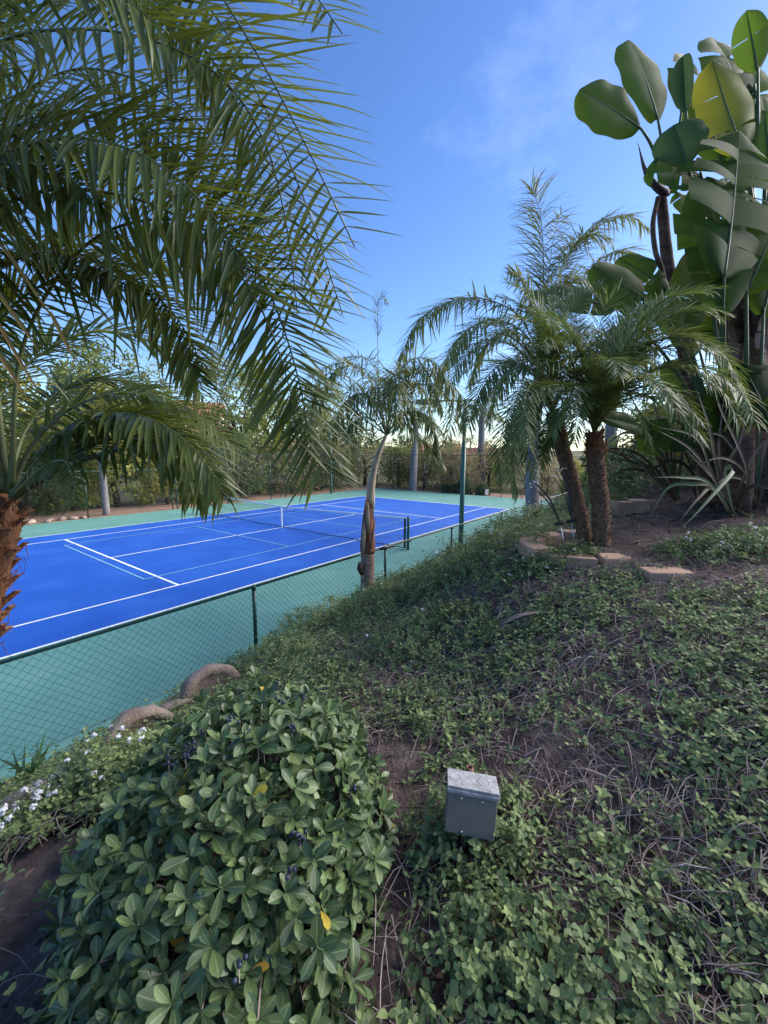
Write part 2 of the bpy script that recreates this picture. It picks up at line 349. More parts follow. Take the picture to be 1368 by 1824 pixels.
M['shrub'] = leaf('hawthorn_leaf', [(0.042, 0.080, 0.038), (0.072, 0.125, 0.050), (0.125, 0.185, 0.065), (0.25, 0.28, 0.075)], 0.36, 0.18, pos=[0, .5, .88, 1], spec=0.4, vein=120, rib=(0.30, 0.34, 0.16))
M['shrubyel'] = leaf('hawthorn_yellow_leaf', [(0.45, 0.30, 0.02), (0.40, 0.35, 0.04), (0.38, 0.16, 0.05)], 0.5, 0.3)
M['iris'] = leaf('iris_leaf', [(0.05, 0.13, 0.04), (0.10, 0.20, 0.06)], 0.5, 0.3)
M['date'] = leaf('date_leaflet', [(0.042, 0.07, 0.024), (0.075, 0.11, 0.032), (0.15, 0.175, 0.042)], 0.40, 0.40, tcol=(0.26, 0.30, 0.02), tip=(0.30, 0.17, 0.06), tip_at=0.93, spec=0.5)
M['dateyel'] = leaf('dying_leaflet', [(0.28, 0.16, 0.05), (0.30, 0.24, 0.06)], 0.6, 0.3)
M['pygmy'] = leaf('pygmy_leaflet', [(0.085, 0.13, 0.05), (0.13, 0.185, 0.06), (0.19, 0.24, 0.07)], 0.4, 0.32, tcol=(0.20, 0.26, 0.03), spec=0.5)
M['queen'] = leaf('queen_leaflet', [(0.08, 0.115, 0.045), (0.12, 0.16, 0.055), (0.18, 0.21, 0.06)], 0.45, 0.35, tcol=(0.26, 0.27, 0.05), spec=0.4)
M['rachis'] = surf('frond_rib', [(0.07, 0.10, 0.035), (0.14, 0.15, 0.05)], 8, 0.55)
M['boots'] = surf('palm_boot', [(0.07, 0.03, 0.018), (0.21, 0.10, 0.055), (0.36, 0.21, 0.13)], 9, 0.9, 0.9, 60, stretch=(1, 1, .35), tint=0.45, spec=0.15)
M['pygbark'] = surf('pygmy_bark', [(0.05, 0.032, 0.024), (0.13, 0.082, 0.058), (0.24, 0.165, 0.12)], 22, 0.95, 0.9, 60, tint=0.4, spec=0.12)
M['fiber'] = surf('palm_fiber', [(0.16, 0.07, 0.035), (0.34, 0.17, 0.095)], 20, 0.95, 0.9, 70, spec=0.1)
M['palmbark'] = surf('queen_bark', [(0.10, 0.065, 0.055), (0.19, 0.14, 0.125), (0.31, 0.255, 0.24)], 10, 0.9, 0.8, 40, stretch=(1, 1, .7), spec=0.15)
M['greybark'] = surf('grey_palm_bark', [(0.17, 0.155, 0.165), (0.30, 0.28, 0.285)], 5, 0.9, 0.6, 30, spec=0.15)
M['sheath'] = surf('pale_sheath', [(0.15, 0.10, 0.075), (0.33, 0.28, 0.21), (0.47, 0.43, 0.35)], 5, 0.6, 0.3, 40, stretch=(1, 1, .2))
M['redsheath'] = surf('torn_brown_sheath', [(0.075, 0.028, 0.018), (0.17, 0.07, 0.045), (0.26, 0.16, 0.12)], 9, 0.85, 0.7, 50, stretch=(1, 1, .25))
M['bop'] = leaf('paradise_leaf', [(0.009, 0.034, 0.010), (0.021, 0.060, 0.016), (0.045, 0.108, 0.025)], 0.5, 0.40, tcol=(0.13, 0.22, 0.02), spec=0.07, stripes=True, edge=(0.16, 0.085, 0.04))
M['bopyel'] = leaf('paradise_leaf_backlit_yellow', [(0.10, 0.15, 0.02), (0.20, 0.22, 0.022)], 0.4, 0.5, tcol=(0.40, 0.38, 0.02), stripes=True)  # sun glow through one leaf, put into its yellow colour
M['boplight'] = leaf('paradise_leaf_underside_backlit', [(0.045, 0.09, 0.033), (0.085, 0.135, 0.055)], 0.55, 0.3, spec=0.08, stripes=True)  # pale undersides; also paints the backlit tone of one leaf
M['petiole'] = surf('petiole', [(0.03, 0.065, 0.025), (0.07, 0.115, 0.04)], 6, 0.45)
M['bopstem'] = surf('paradise_trunk', [(0.035, 0.02, 0.016), (0.10, 0.055, 0.04), (0.20, 0.125, 0.09)], 7, 0.85, 0.7, 30, stretch=(1, 1, 3))
M['bract'] = surf('flower_bract', [(0.03, 0.02, 0.035), (0.10, 0.045, 0.07)], 8, 0.5)
M['flax'] = leaf('flax_leaf', [(0.045, 0.034, 0.026), (0.065, 0.06, 0.034), (0.095, 0.068, 0.05), (0.05, 0.075, 0.036)], 0.5, 0.15, tip=(0.25, 0.17, 0.12), tip_at=0.95, spec=0.25)
M['flaxgreen'] = leaf('flax_green_leaf', [(0.05, 0.10, 0.055), (0.08, 0.13, 0.07)], 0.5, 0.2, spec=0.25)
M['tree_olive'] = leaf('olive_foliage', [(0.16, 0.15, 0.07), (0.25, 0.22, 0.11), (0.36, 0.30, 0.16)], 0.8, 0.42, spec=0.15)
M['tree_tan'] = leaf('tan_foliage', [(0.23, 0.185, 0.095), (0.34, 0.275, 0.15), (0.45, 0.37, 0.22)], 0.85, 0.4, spec=0.1)
M['tree_green'] = leaf('green_foliage', [(0.09, 0.125, 0.04), (0.16, 0.20, 0.06), (0.26, 0.28, 0.075)], 0.7, 0.42, spec=0.2)
M['tree_lime'] = leaf('yellow_green_foliage', [(0.15, 0.17, 0.04), (0.25, 0.25, 0.06), (0.36, 0.33, 0.08)], 0.7, 0.45, spec=0.2)
M['tree_dark'] = leaf('dark_foliage', [(0.05, 0.08, 0.035), (0.085, 0.125, 0.05), (0.14, 0.175, 0.06)], 0.7, 0.35, spec=0.2)
M['bark'] = surf('tree_bark', [(0.03, 0.024, 0.022), (0.085, 0.065, 0.055)], 6, 0.95, 0.6, 20, spec=0.1)
M['rooftile'] = surf('terracotta_roof', [(0.24, 0.10, 0.06), (0.38, 0.18, 0.12)], 3, 0.85, tint=0.6)
M['stucco'] = surf('cream_stucco', [(0.52, 0.42, 0.32), (0.62, 0.52, 0.41)], 1.5, 0.9)
M['brickpink'] = surf('pink_brick', [(0.34, 0.15, 0.10), (0.46, 0.24, 0.18)], 5, 0.9)
M['shingle'] = surf('pale_shingle', [(0.48, 0.38, 0.32), (0.60, 0.50, 0.44)], 5, 0.9)
M['glass'] = plain('dark_window', (0.03, 0.035, 0.04), 0.15)
M['woodtrim'] = plain('brown_trim', (0.10, 0.05, 0.03), 0.7)
M['rock'] = surf('pale_rock', [(0.24, 0.17, 0.13), (0.42, 0.33, 0.27)], 4, 0.9, 0.6, 20)
M['sign'] = plain('white_sign', (0.75, 0.75, 0.75), 0.5)

# ================================================================== SETTING
def court_obj(name, mb, mat, kind='structure', smooth=False):
    o = mb.obj(name, mat, None, smooth, loc=W(0, 0, 0), rot=(0, 0, COURT_ROT))
    o['kind'] = kind; return o
# ground to the horizon (court frame), with a hole only covered by higher sheets
g = MB(); 
ring = [(-2500, -2500), (2500, -2500), (2500, 2500), (-2500, 2500)]
g.add([(x, y, -0.06) for x, y in ring], [(0, 1, 2, 3)]); court_obj('ground', g, M['field'])
# low ridge far off
def hill(name, x0, x1, y, zmax, seed, mat, depth=160):
    xs = np.linspace(x0, x1, 60); V, F = [], []
    for j, f in enumerate((0, .4, .75, 1, .6, 0)):
        for i, x in enumerate(xs):
            e = math.sin(math.pi*i/59)**0.7
            V.append((x, y+depth*j/5, -0.3+zmax*f*e*(0.6+0.8*vnoise(np.array([x/60.]), np.array([j*.3]), 1.0, seed)[0])))
    n = 60
    F = [(j*n+i, j*n+i+1, (j+1)*n+i+1, (j+1)*n+i) for j in range(5) for i in range(n-1)]
    o = put(name, make_mesh(name, np.array(V), F, mat, True)); o['kind'] = 'structure'; return o
hill('hill', -160, -10, 62, 6.5, 3, M['field'], 120)
hill('hill', -900, 900, 1100, 26, 5, M['field'], 500)
# dirt strip beside the far side of the court
d = MB(); d.add([(-20, 8.9, -.05), (17.9, 8.9, -.05), (17.9, 13, -.05), (-20, 13, -.05)], [(0, 1, 2, 3)]); 
d.add([(17.9, -8.6, -.05), (21, -8.6, -.05), (21, 13, -.05), (17.9, 13, -.05)], [(0, 1, 2, 3)]); court_obj('dirt_strip', d, M['dirt'])
# green surround: a slab with a real edge
s = MB(); s.box(-19, 17.85, -8.62, 8.95, -0.10, 0.0); court_obj('court_surround', s, M['green'])
s = MB(); s.box(-19, -7.55, -9.12, -8.623, -.10, -.006); court_obj('concrete_strip', s, M['edger'])
s = MB(); s.add([(-11.885, -5.485, .004), (11.885, -5.485, .004), (11.885, 5.485, .004), (-11.885, 5.485, .004)], [(0, 1, 2, 3)]); court_obj('court_surface', s, M['blue'])
lw = .05
def seg(mb, u0, u1, v0, v1, z): mb.add([(u0, v0, z), (u1, v0, z), (u1, v1, z), (u0, v1, z)], [(0, 1, 2, 3)])
s = MB(); z = .008
for v in (-5.46, 5.46): seg(s, -11.86, 11.86, v-.03, v+.03, z)
for v in (-4.115, 4.115): seg(s, -11.80, 11.80, v-.03, v+.03, z)
for u in (-11.85, 11.85): seg(s, u-.045, u+.045, -5.43, -4.145, z); seg(s, u-.045, u+.045, -4.085, 4.085, z); seg(s, u-.045, u+.045, 4.145, 5.43, z)
for u in (-6.40, 6.40): seg(s, u-.03, u+.03, -4.085, 4.085, z)
seg(s, -6.37, 6.37, -.03, .03, z)
court_obj('court_lines', s, M['line'])
s = MB(); z = .012
for sg in (-1, 1):
    seg(s, sg*6.706-.025, sg*6.706+.025, -3.02, 3.02, z); seg(s, sg*2.134-.025, sg*2.134+.025, -3.0, 3.0, z)
    for v in (-3.02, 3.02): seg(s, min(sg*6.68, sg*2.16), max(sg*6.68, sg*2.16), v-.025, v+.025, z); seg(s, min(sg*2.10, 0), max(sg*2.1, 0), v-.025, v+.025, z)
    seg(s, min(sg*6.68, sg*6.43), max(sg*6.68, sg*6.43), -.025, .025, z)
court_obj('pickleball_lines', s, M['pline'])

# bank: fine grid near the camera, coarser outside, one sheet
us = np.unique(np.r_[np.linspace(-32, -14, 19), np.linspace(-14, -1, 131), np.linspace(-1, 12, 53), np.linspace(12, 42, 31)])
vs = np.unique(np.r_[-8.552, np.linspace(-8.6, -15.5, 100), np.linspace(-15.5, -22, 27), np.linspace(-22, -44, 12)])
UU, VV = np.meshgrid(us, vs, indexing='ij')
XX = (UU-CU)*_R[0]+(VV-CV)*_R[1]; YY = (UU-CU)*_F[0]+(VV-CV)*_F[1]
ZZ = hgt(XX, YY)
rough_ = (vnoise(XX, YY, 2.2, 1)-.5)*.10 + (vnoise(XX, YY, 6.5, 2)-.5)*.045 + (vnoise(XX, YY, 17, 3)-.5)*.02
ZZ = ZZ + rough_*np.clip((-9.2-VV)/.8, 0, 1)
nu, nv = ZZ.shape; idx = np.arange(nu*nv).reshape(nu, nv)
Fq = np.stack([idx[:-1, :-1], idx[1:, :-1], idx[1:, 1:], idx[:-1, 1:]], -1).reshape(-1, 4)[:, ::-1]
o = put('bank', make_mesh('bank', np.stack([XX, YY, ZZ], -1).reshape(-1, 3), Fq.copy(), M['soil'], True)); o['kind'] = 'structure'

# ================================================================== FENCES
def chain_mesh(u0, u1, z0, z1, pitch, r):
    """woven diagonal wires in the local (x, z) plane, joined"""
    h = z1-z0; segs = []
    for fam, sg in ((0, 1), (1, -1)):
        k = np.arange(u0-h, u1+h, pitch)
        for a in k:
            xa, xb = (a, a+h) if sg > 0 else (a+h, a)
            za, zb = z0, z1
            lo, hi = 0.0, 1.0
            dx = xb-xa
            for bound, isl in ((u0, True), (u1, False)):
                tt = (bound-xa)/dx
                if (dx > 0) == isl: lo = max(lo, tt)
                else: hi = min(hi, tt)
            if hi-lo > .02:
                segs.append(((xa+dx*lo, sg*r*.7, za+h*lo), (xa+dx*hi, sg*r*.7, za+h*hi)))
    A = np.array([q[0] for q in segs]); B = np.array([q[1] for q in segs])
    D = unit(B-A); N1 = np.cross(D, [0, 1., 0]); N2 = np.tile([0, 1., 0], (len(A), 1))
    V = []
    for an in (0, 2.094, 4.189):
        off = r*(math.cos(an)*N1+math.sin(an)*N2); V += [A+off, B+off]
    V = np.stack(V, 1).reshape(-1, 3); n = len(A)
    F = np.array([(0, 1, 3, 2), (2, 3, 5, 4), (4, 5, 1, 0)])[None] + (np.arange(n)*6)[:, None, None]
    return V, F.reshape(-1, 4)
def fence(name, label, ua, va, ub, vb, hgt_, posts, pitch=.075, r=.0016, post_r=.03, rail_r=.021, post_up=.03, midrail=False, mesh_mat='wire'):
    a, b = W(ua, va), W(ub, vb); Lh = float(np.linalg.norm(b-a)); ang = math.atan2(b[1]-a[1], b[0]-a[0])
    root = empty(name, a, label, 'fence', None, ang)
    V, F = chain_mesh(0, Lh, .03, hgt_-.01, pitch, r)
    o = put('chain_link', make_mesh('chain_link', V, F, M[mesh_mat]), root); o['kind'] = 'stuff'
    m = MB(); m.tube([(0, 0, hgt_), (Lh, 0, hgt_)], rail_r, 10); m.obj('top_rail', M['fence'], root, True)
    m = MB(); m.tube([(0, 0, .03), (Lh, 0, .03)], .004, 4); m.obj('tension_wire', M['wire'], root)
    if midrail:
        m = MB(); m.tube([(0, .0, hgt_*.5), (Lh, .0, hgt_*.5)], rail_r*.8, 6); m.obj('mid_rail', M['fence'], root, True)
    pm = MB(); pm.tube([(0, 0, -.05), (0, 0, hgt_-rail_r*.4)], post_r, 10)
    pm.tube([(0, 0, hgt_-.055), (0, 0, hgt_+post_up*.2), (0, 0, hgt_+post_up)], [post_r*1.18, post_r*1.18, post_r*.55], 10)
    pme = pm.mesh('post', M['fence'], True)
    for p in posts: put('post', pme, root, (p, .0, 0))
    return root
near = fence('chain_link_fence', 'low dark green chain link fence running between court and planted bank', -15, -8.4, 17.75, -8.4, 1.10,
             [15+u for u in (-13.4, -10.6, -7.3, -3.92, -.8, 2.95, 5.4, 7.7, 10.2, 12.7, 15.2)], pitch=.098, r=.0019)
# rail end sleeve and strap at the post beside the palm
m = MB(); m.tube([(10.85, -.05, 1.11), (11.33, -.05, 1.10)], .034, 10); m.obj('rail_sleeve', M['black'], near, True)
m = MB()
for k in range(300): 
    x = 4.2+k*.085+random.uniform(-.02, .02)
    if x < 30: m.tube([(x, 0, 1.09), (x+.012, .004, 1.135+random.uniform(-.008, .012)), (x+.024, 0, 1.105)], .0022, 3)
o = m.obj('knuckled_wire_ends', M['wire'], near); o['kind'] = 'stuff'
fence('chain_link_fence', 'tall dark chain link fence behind the far baseline', 17.75, -8.4, 17.75, 8.9, 3.02, [8.4+v for v in (-8.2, -5.95, -2.7, .58, 3.85, 7.08, 8.85-.06)], pitch=.11, r=.0022)
fence('chain_link_fence', 'tall dark chain link fence along the far side of the court', 0, 9.05, 17.75, 9.05, 3.02, [0.05, 3.2, 6.4, 9.4, 12.55, 15.6], pitch=.11, r=.0022)
fence('chain_link_fence', 'chain link fence behind the pale dirt strip on the left', -19, 10.6, 0, 9.1, 2.2, [.1, 3, 6, 9, 12, 15, 18.9], pitch=.11, r=.0022)

# ================================================================== TENNIS NET
def net():
    root = empty('tennis_net', W(0, 0), 'black tennis net with white headband stretched across the blue court', 'tennis net', None, COURT_ROT)
    pm = MB(); pm.tube([(0, 0, -.02), (0, 0, 1.07), (0, 0, 1.09)], [.045, .045, .03], 12); me = pm.mesh('net_post', M['pole'], True)
    for v in (-6.4, 6.4): put('net_post', me, root, (0, v, 0))
    top = lambda v: .914 + .156*(abs(v)/6.33)**1.0
    m = MB()
    for v in np.arange(-6.3, 6.31, .06): m.tube([(0, v, .05), (0, v, top(v)-.02)], .0018, 3, False)
    for f in np.linspace(0, 1, 17):
        vv = np.linspace(-6.32, 6.32, 17); m.tube([(0, v, .05+f*(top(v)-.09)) for v in vv], .0018, 3, False)
    for f in np.linspace(.80, 1, 6):                      # doubled mesh under the band
        vv = np.linspace(-6.32, 6.32, 17); m.tube([(.004, v, .03+f*(top(v)-.09)) for v in vv], .0018, 3, False)
    o = m.obj('netting', M['net'], root); o['kind'] = 'stuff'
    m = MB(); vv = np.linspace(-6.34, 6.34, 25)
    for i in range(24):
        a, b = vv[i], vv[i+1]; za, zb = top(a), top(b)
        m.add([(-.012, a, za-.055), (.012, a, za-.055), (.012, a, za+.005), (-.012, a, za+.005), (-.012, b, zb-.055), (.012, b, zb-.055), (.012, b, zb+.005), (-.012, b, zb+.005)],
              [(0, 1, 5, 4), (1, 2, 6, 5), (2, 3, 7, 6), (3, 0, 4, 7)])
    m.obj('headband', M['tape'], root)
    m = MB(); m.box(-.016, .016, -.03, .03, .012, .925); m.obj('centre_strap', M['tape'], root)
    m = MB(); m.tube([(0, v, .045+.01*math.sin(v*3)) for v in np.linspace(-6.34, 6.34, 40)], .016, 6); m.obj('bottom_rope', M['black'], root, True)
    for sg in (-1, 1):
        m = MB(); m.box(-.015, .015, sg*6.27-.035, sg*6.27+.035, .03, 1.04); m.obj('side_band', M['black'], root)
    m = MB(); m.tube([(.045, -6.45, .62), (.045, -6.39, .62), (.045, -6.39, .56)], .012, 6); m.tube([(0, -6.46, .3), (0, -6.52, .3)], .02, 8); m.obj('winch', M['black'], root, True)
net()

# ================================================================== LIGHT POLES
def light_pole(u, v, h, label, r=.075):
    root = empty('light_pole', W(u, v), label, 'light pole', 'green lamp posts beside the court', COURT_ROT)
    m = MB(); m.tube([(0, 0, -.03), (0, 0, .55), (0, 0, h)], [r*1.15, r*1.05, r*.75], 14); m.obj('pole', M['pole'], root, True)
    m = MB(); m.box(-.10, .10, -.10, .10, .004, .025); m.obj('base_plate', M['pole'], root, bevel=.004)
    sg = 1 if v < 0 else -1
    m = MB(); m.tube([(0, 0, h-.06), (0, sg*.5, h-.01), (0, sg*1.05, h+.02)], [.03, .028, .026], 8); m.obj('arm', M['pole'], root, True)
    m = MB(); y0, y1 = sorted((sg*1.05, sg*1.65)); m.box(-.19, .19, y0, y1, h-.06, h+.09); m.obj('lamp_head', M['pole'], root, bevel=.03)
    m = MB(); m.box(-.15, .15, y0+.06, y1-.06, h-.068, h-.0605); m.obj('lens', M['glass'], root)
    return root
lp = light_pole(.475, -8.06, 4.75, 'tall green light pole rising behind the low fence near the net')
m = MB(); m.box(-.07, .07, -.05, .05, .08, .30); m.tube([(0, 0, .08), (0, 0, -.01)], .02, 8)
bx = m.obj('junction_box', M['pole'], None, loc=W(.0, -8.1), rot=(0, 0, COURT_ROT), bevel=.006)
tag(bx, 'small green electrical box on a stub at the foot of the near light pole', 'electrical box')
light_pole(11.8, 8.65, 4.75, 'thin green light pole at the far edge of the court before dark trees')

# ================================================================== LEAF TEMPLATES
lin = lambda s: min(1, s*9+.35)*(1-s**2.6)**.9 if s < 1 else 0.0
LT_near = [strip(6, lin, .5, .03, .06), strip(6, lin, .5, .16, .06), strip(7, lin, .5, .38, .06), strip(8, lin, .5, .75, .06, power=1.7)]
LT_mid = [flat(4, lin, .05), flat(4, lin, .22), flat(5, lin, .5, 1.7), flat(5, lin, .85, 1.5)]
obov = lambda s: (.10+.90*math.sin(math.pi/2*min(1, s/.66))**1.3) if s < .66 else math.sqrt(max(.03, 1-((s-.66)/.35)**2))
LT_shrub = [strip(7, obov, .35, .10, .46), strip(6, obov, .5, .24, .46), strip(6, obov, .25, -.12, .46)]
ovate = lambda s: (math.sin(math.pi*s**.72)**.8 if 0 < s < 1 else (.08 if s <= 0 else 0.02))
LT_cover = [strip(4, ovate, .4, .15, .6), strip(4, ovate, .25, .3, .6)]

def frond_parts(curve, n_pairs, length, width, nvec, angle=(62, 30), droop=1, start=.12, spread=.25, endscale=.45, jit=.08, up_mix=.5, plumose=0.0, gap=None):
    """leaflet matrices along a rib.  returns list of (template index, matrices)"""
    s_all = np.linspace(start, .985, n_pairs); Lc = len(curve)
    q = s_all*(Lc-1); i0 = np.minimum(q.astype(int), Lc-2); f = (q-i0)[:, None]
    pos = curve[i0]*(1-f)+curve[i0+1]*f; T = unit(curve[i0+1]-curve[i0])
    nv = np.asarray(nvec, float); nv = np.tile(nv, (n_pairs, 1)) if nv.ndim == 1 else nv
    nrm = unit(nv - T*(T*nv).sum(1, keepdims=True)); side = np.cross(nrm, T)
    out = []
    for sg in (-1, 1):
        a = np.radians(angle[0]+(angle[1]-angle[0])*s_all + RNG.normal(0, 5, n_pairs))[:, None]
        lift = (spread + RNG.normal(0, .10, n_pairs) + plumose*RNG.uniform(-1, 1, n_pairs))[:, None]
        d = unit(np.cos(a)*T + np.sin(a)*(sg*side*np.cos(lift) + nrm*np.sin(lift)))
        prof = np.minimum(1, .55+1.6*(s_all-start))*(1-(1-endscale)*np.clip((s_all-.6)/.4, 0, 1)**1.4)
        Lh = length*prof*(1+RNG.normal(0, jit, n_pairs))
        up = unit(up_mix*np.array([0, 0, 1.])[None]+(1-up_mix)*nrm+RNG.normal(0, .12, (n_pairs, 3)))
        Wd = width*(1+RNG.normal(0, .1, n_pairs))*np.minimum(1, .6+prof*.4)
        out.append(frames(pos, d, up, Lh, Wd, Lh))
    mats = np.concatenate(out)
    return mats
def droop_pick(mats, weights):
    k = RNG.choice(len(weights), len(mats), p=np.array(weights)/sum(weights)); return k

# ================================================================== LEFT DATE PALM (close)
def leaflet_meshes(name, tmpls, mat):
    return [make_mesh(name, v, f, mat, True, None, s, e=np.tile([1., 0, 1], len(v)//3)) for v, f, s in tmpls]
base_c = P(-16, 892, 2.3)
gb = np.array([base_c[0]-.75, base_c[1]+.05, 0]); gb[2] = H(gb[0], gb[1])
palm = empty('date_palm', gb, 'large arching feather palm with shaggy orange brown trunk on the left', 'palm tree')
c0 = base_c-gb
trk = spline([(0, 0, -.1), (.12, 0, .5), (.45, -.02, c0[2]*.66), (c0[0], c0[1], c0[2]+.05)], 26)
m = MB(); rr = np.interp(np.linspace(0, 1, 26), [0, .3, .7, .93, 1], [.17, .15, .165, .17, .10])
m.tube(trk, rr, 16); m.obj('trunk', M['boots'], palm, True)
# leaf bases: overlapping fibrous wedges
def boot_mesh(sd):
    r = np.random.default_rng(sd); V, F = [], []; n = 5
    for i in range(n):
        s = i/(n-1); w = .055*(1-.45*s)*(1+r.normal(0, .06)); th = .022*(1-.3*s)
        x = .02+.05*s+.055*s*s; zz = .15*s
        V += [(x, -w, zz+r.normal(0, .004)), (x+th, -w*.35, zz+r.normal(0, .004)), (x+th, w*.35, zz), (x, w, zz+r.normal(0, .004)), (x-.02, 0, zz)]
    for i in range(n-1):
        a = i*5
        for j in range(5): F.append((a+j, a+(j+1) % 5, a+5+(j+1) % 5, a+5+j))
    F += [(0, 4, 3, 2, 1), tuple((n-1)*5+j for j in range(5))]
    return make_mesh('leaf_base', np.array(V), F, M['boots'])
bm_ = [boot_mesh(k) for k in range(5)]
nb = 0
for k in range(150):
    s = .25+.73*k/150; q = s*25; i = min(int(q), 24); c = trk[i]*(1-(q-i))+trk[i+1]*(q-i)
    a = k*2.399; ra = np.interp(s, [0, .3, .7, .93, 1], [.15, .13, .145, .15, .09])
    o = put('leaf_base', bm_[k % 5], palm, c+np.array([math.cos(a)*(ra-.03), math.sin(a)*(ra-.03), 0]), (random.uniform(-.12, .12), random.uniform(-.05, .2), a))
    o.scale = (random.uniform(.75, 1.15)*(1 if s < .85 else .75),)*3
# hanging fibre
m = MB()
for k in range(260):
    s = random.uniform(.3, .99); i = min(int(s*25), 24); a = random.uniform(0, 6.28); ra = rr[i]+.02
    p = trk[i]+np.array([math.cos(a)*ra, math.sin(a)*ra, random.uniform(-.03, .03)])
    o2 = np.array([math.cos(a), math.sin(a), 0])*random.uniform(.02, .07)
    m.tube([p, p+o2*.6+np.array([random.uniform(-.02, .02), random.uniform(-.02, .02), .03]), p+o2+np.array([0, 0, random.uniform(-.08, .09)])], [.004, .003, .0012], 3, False, random.random())
o = m.obj('fibres', M['fiber'], palm); o['kind'] = 'stuff'

VC = np.array([0, -1.0, 0])     # towards the photographer
LM_near = leaflet_meshes('leaflet', LT_near, M['date'])
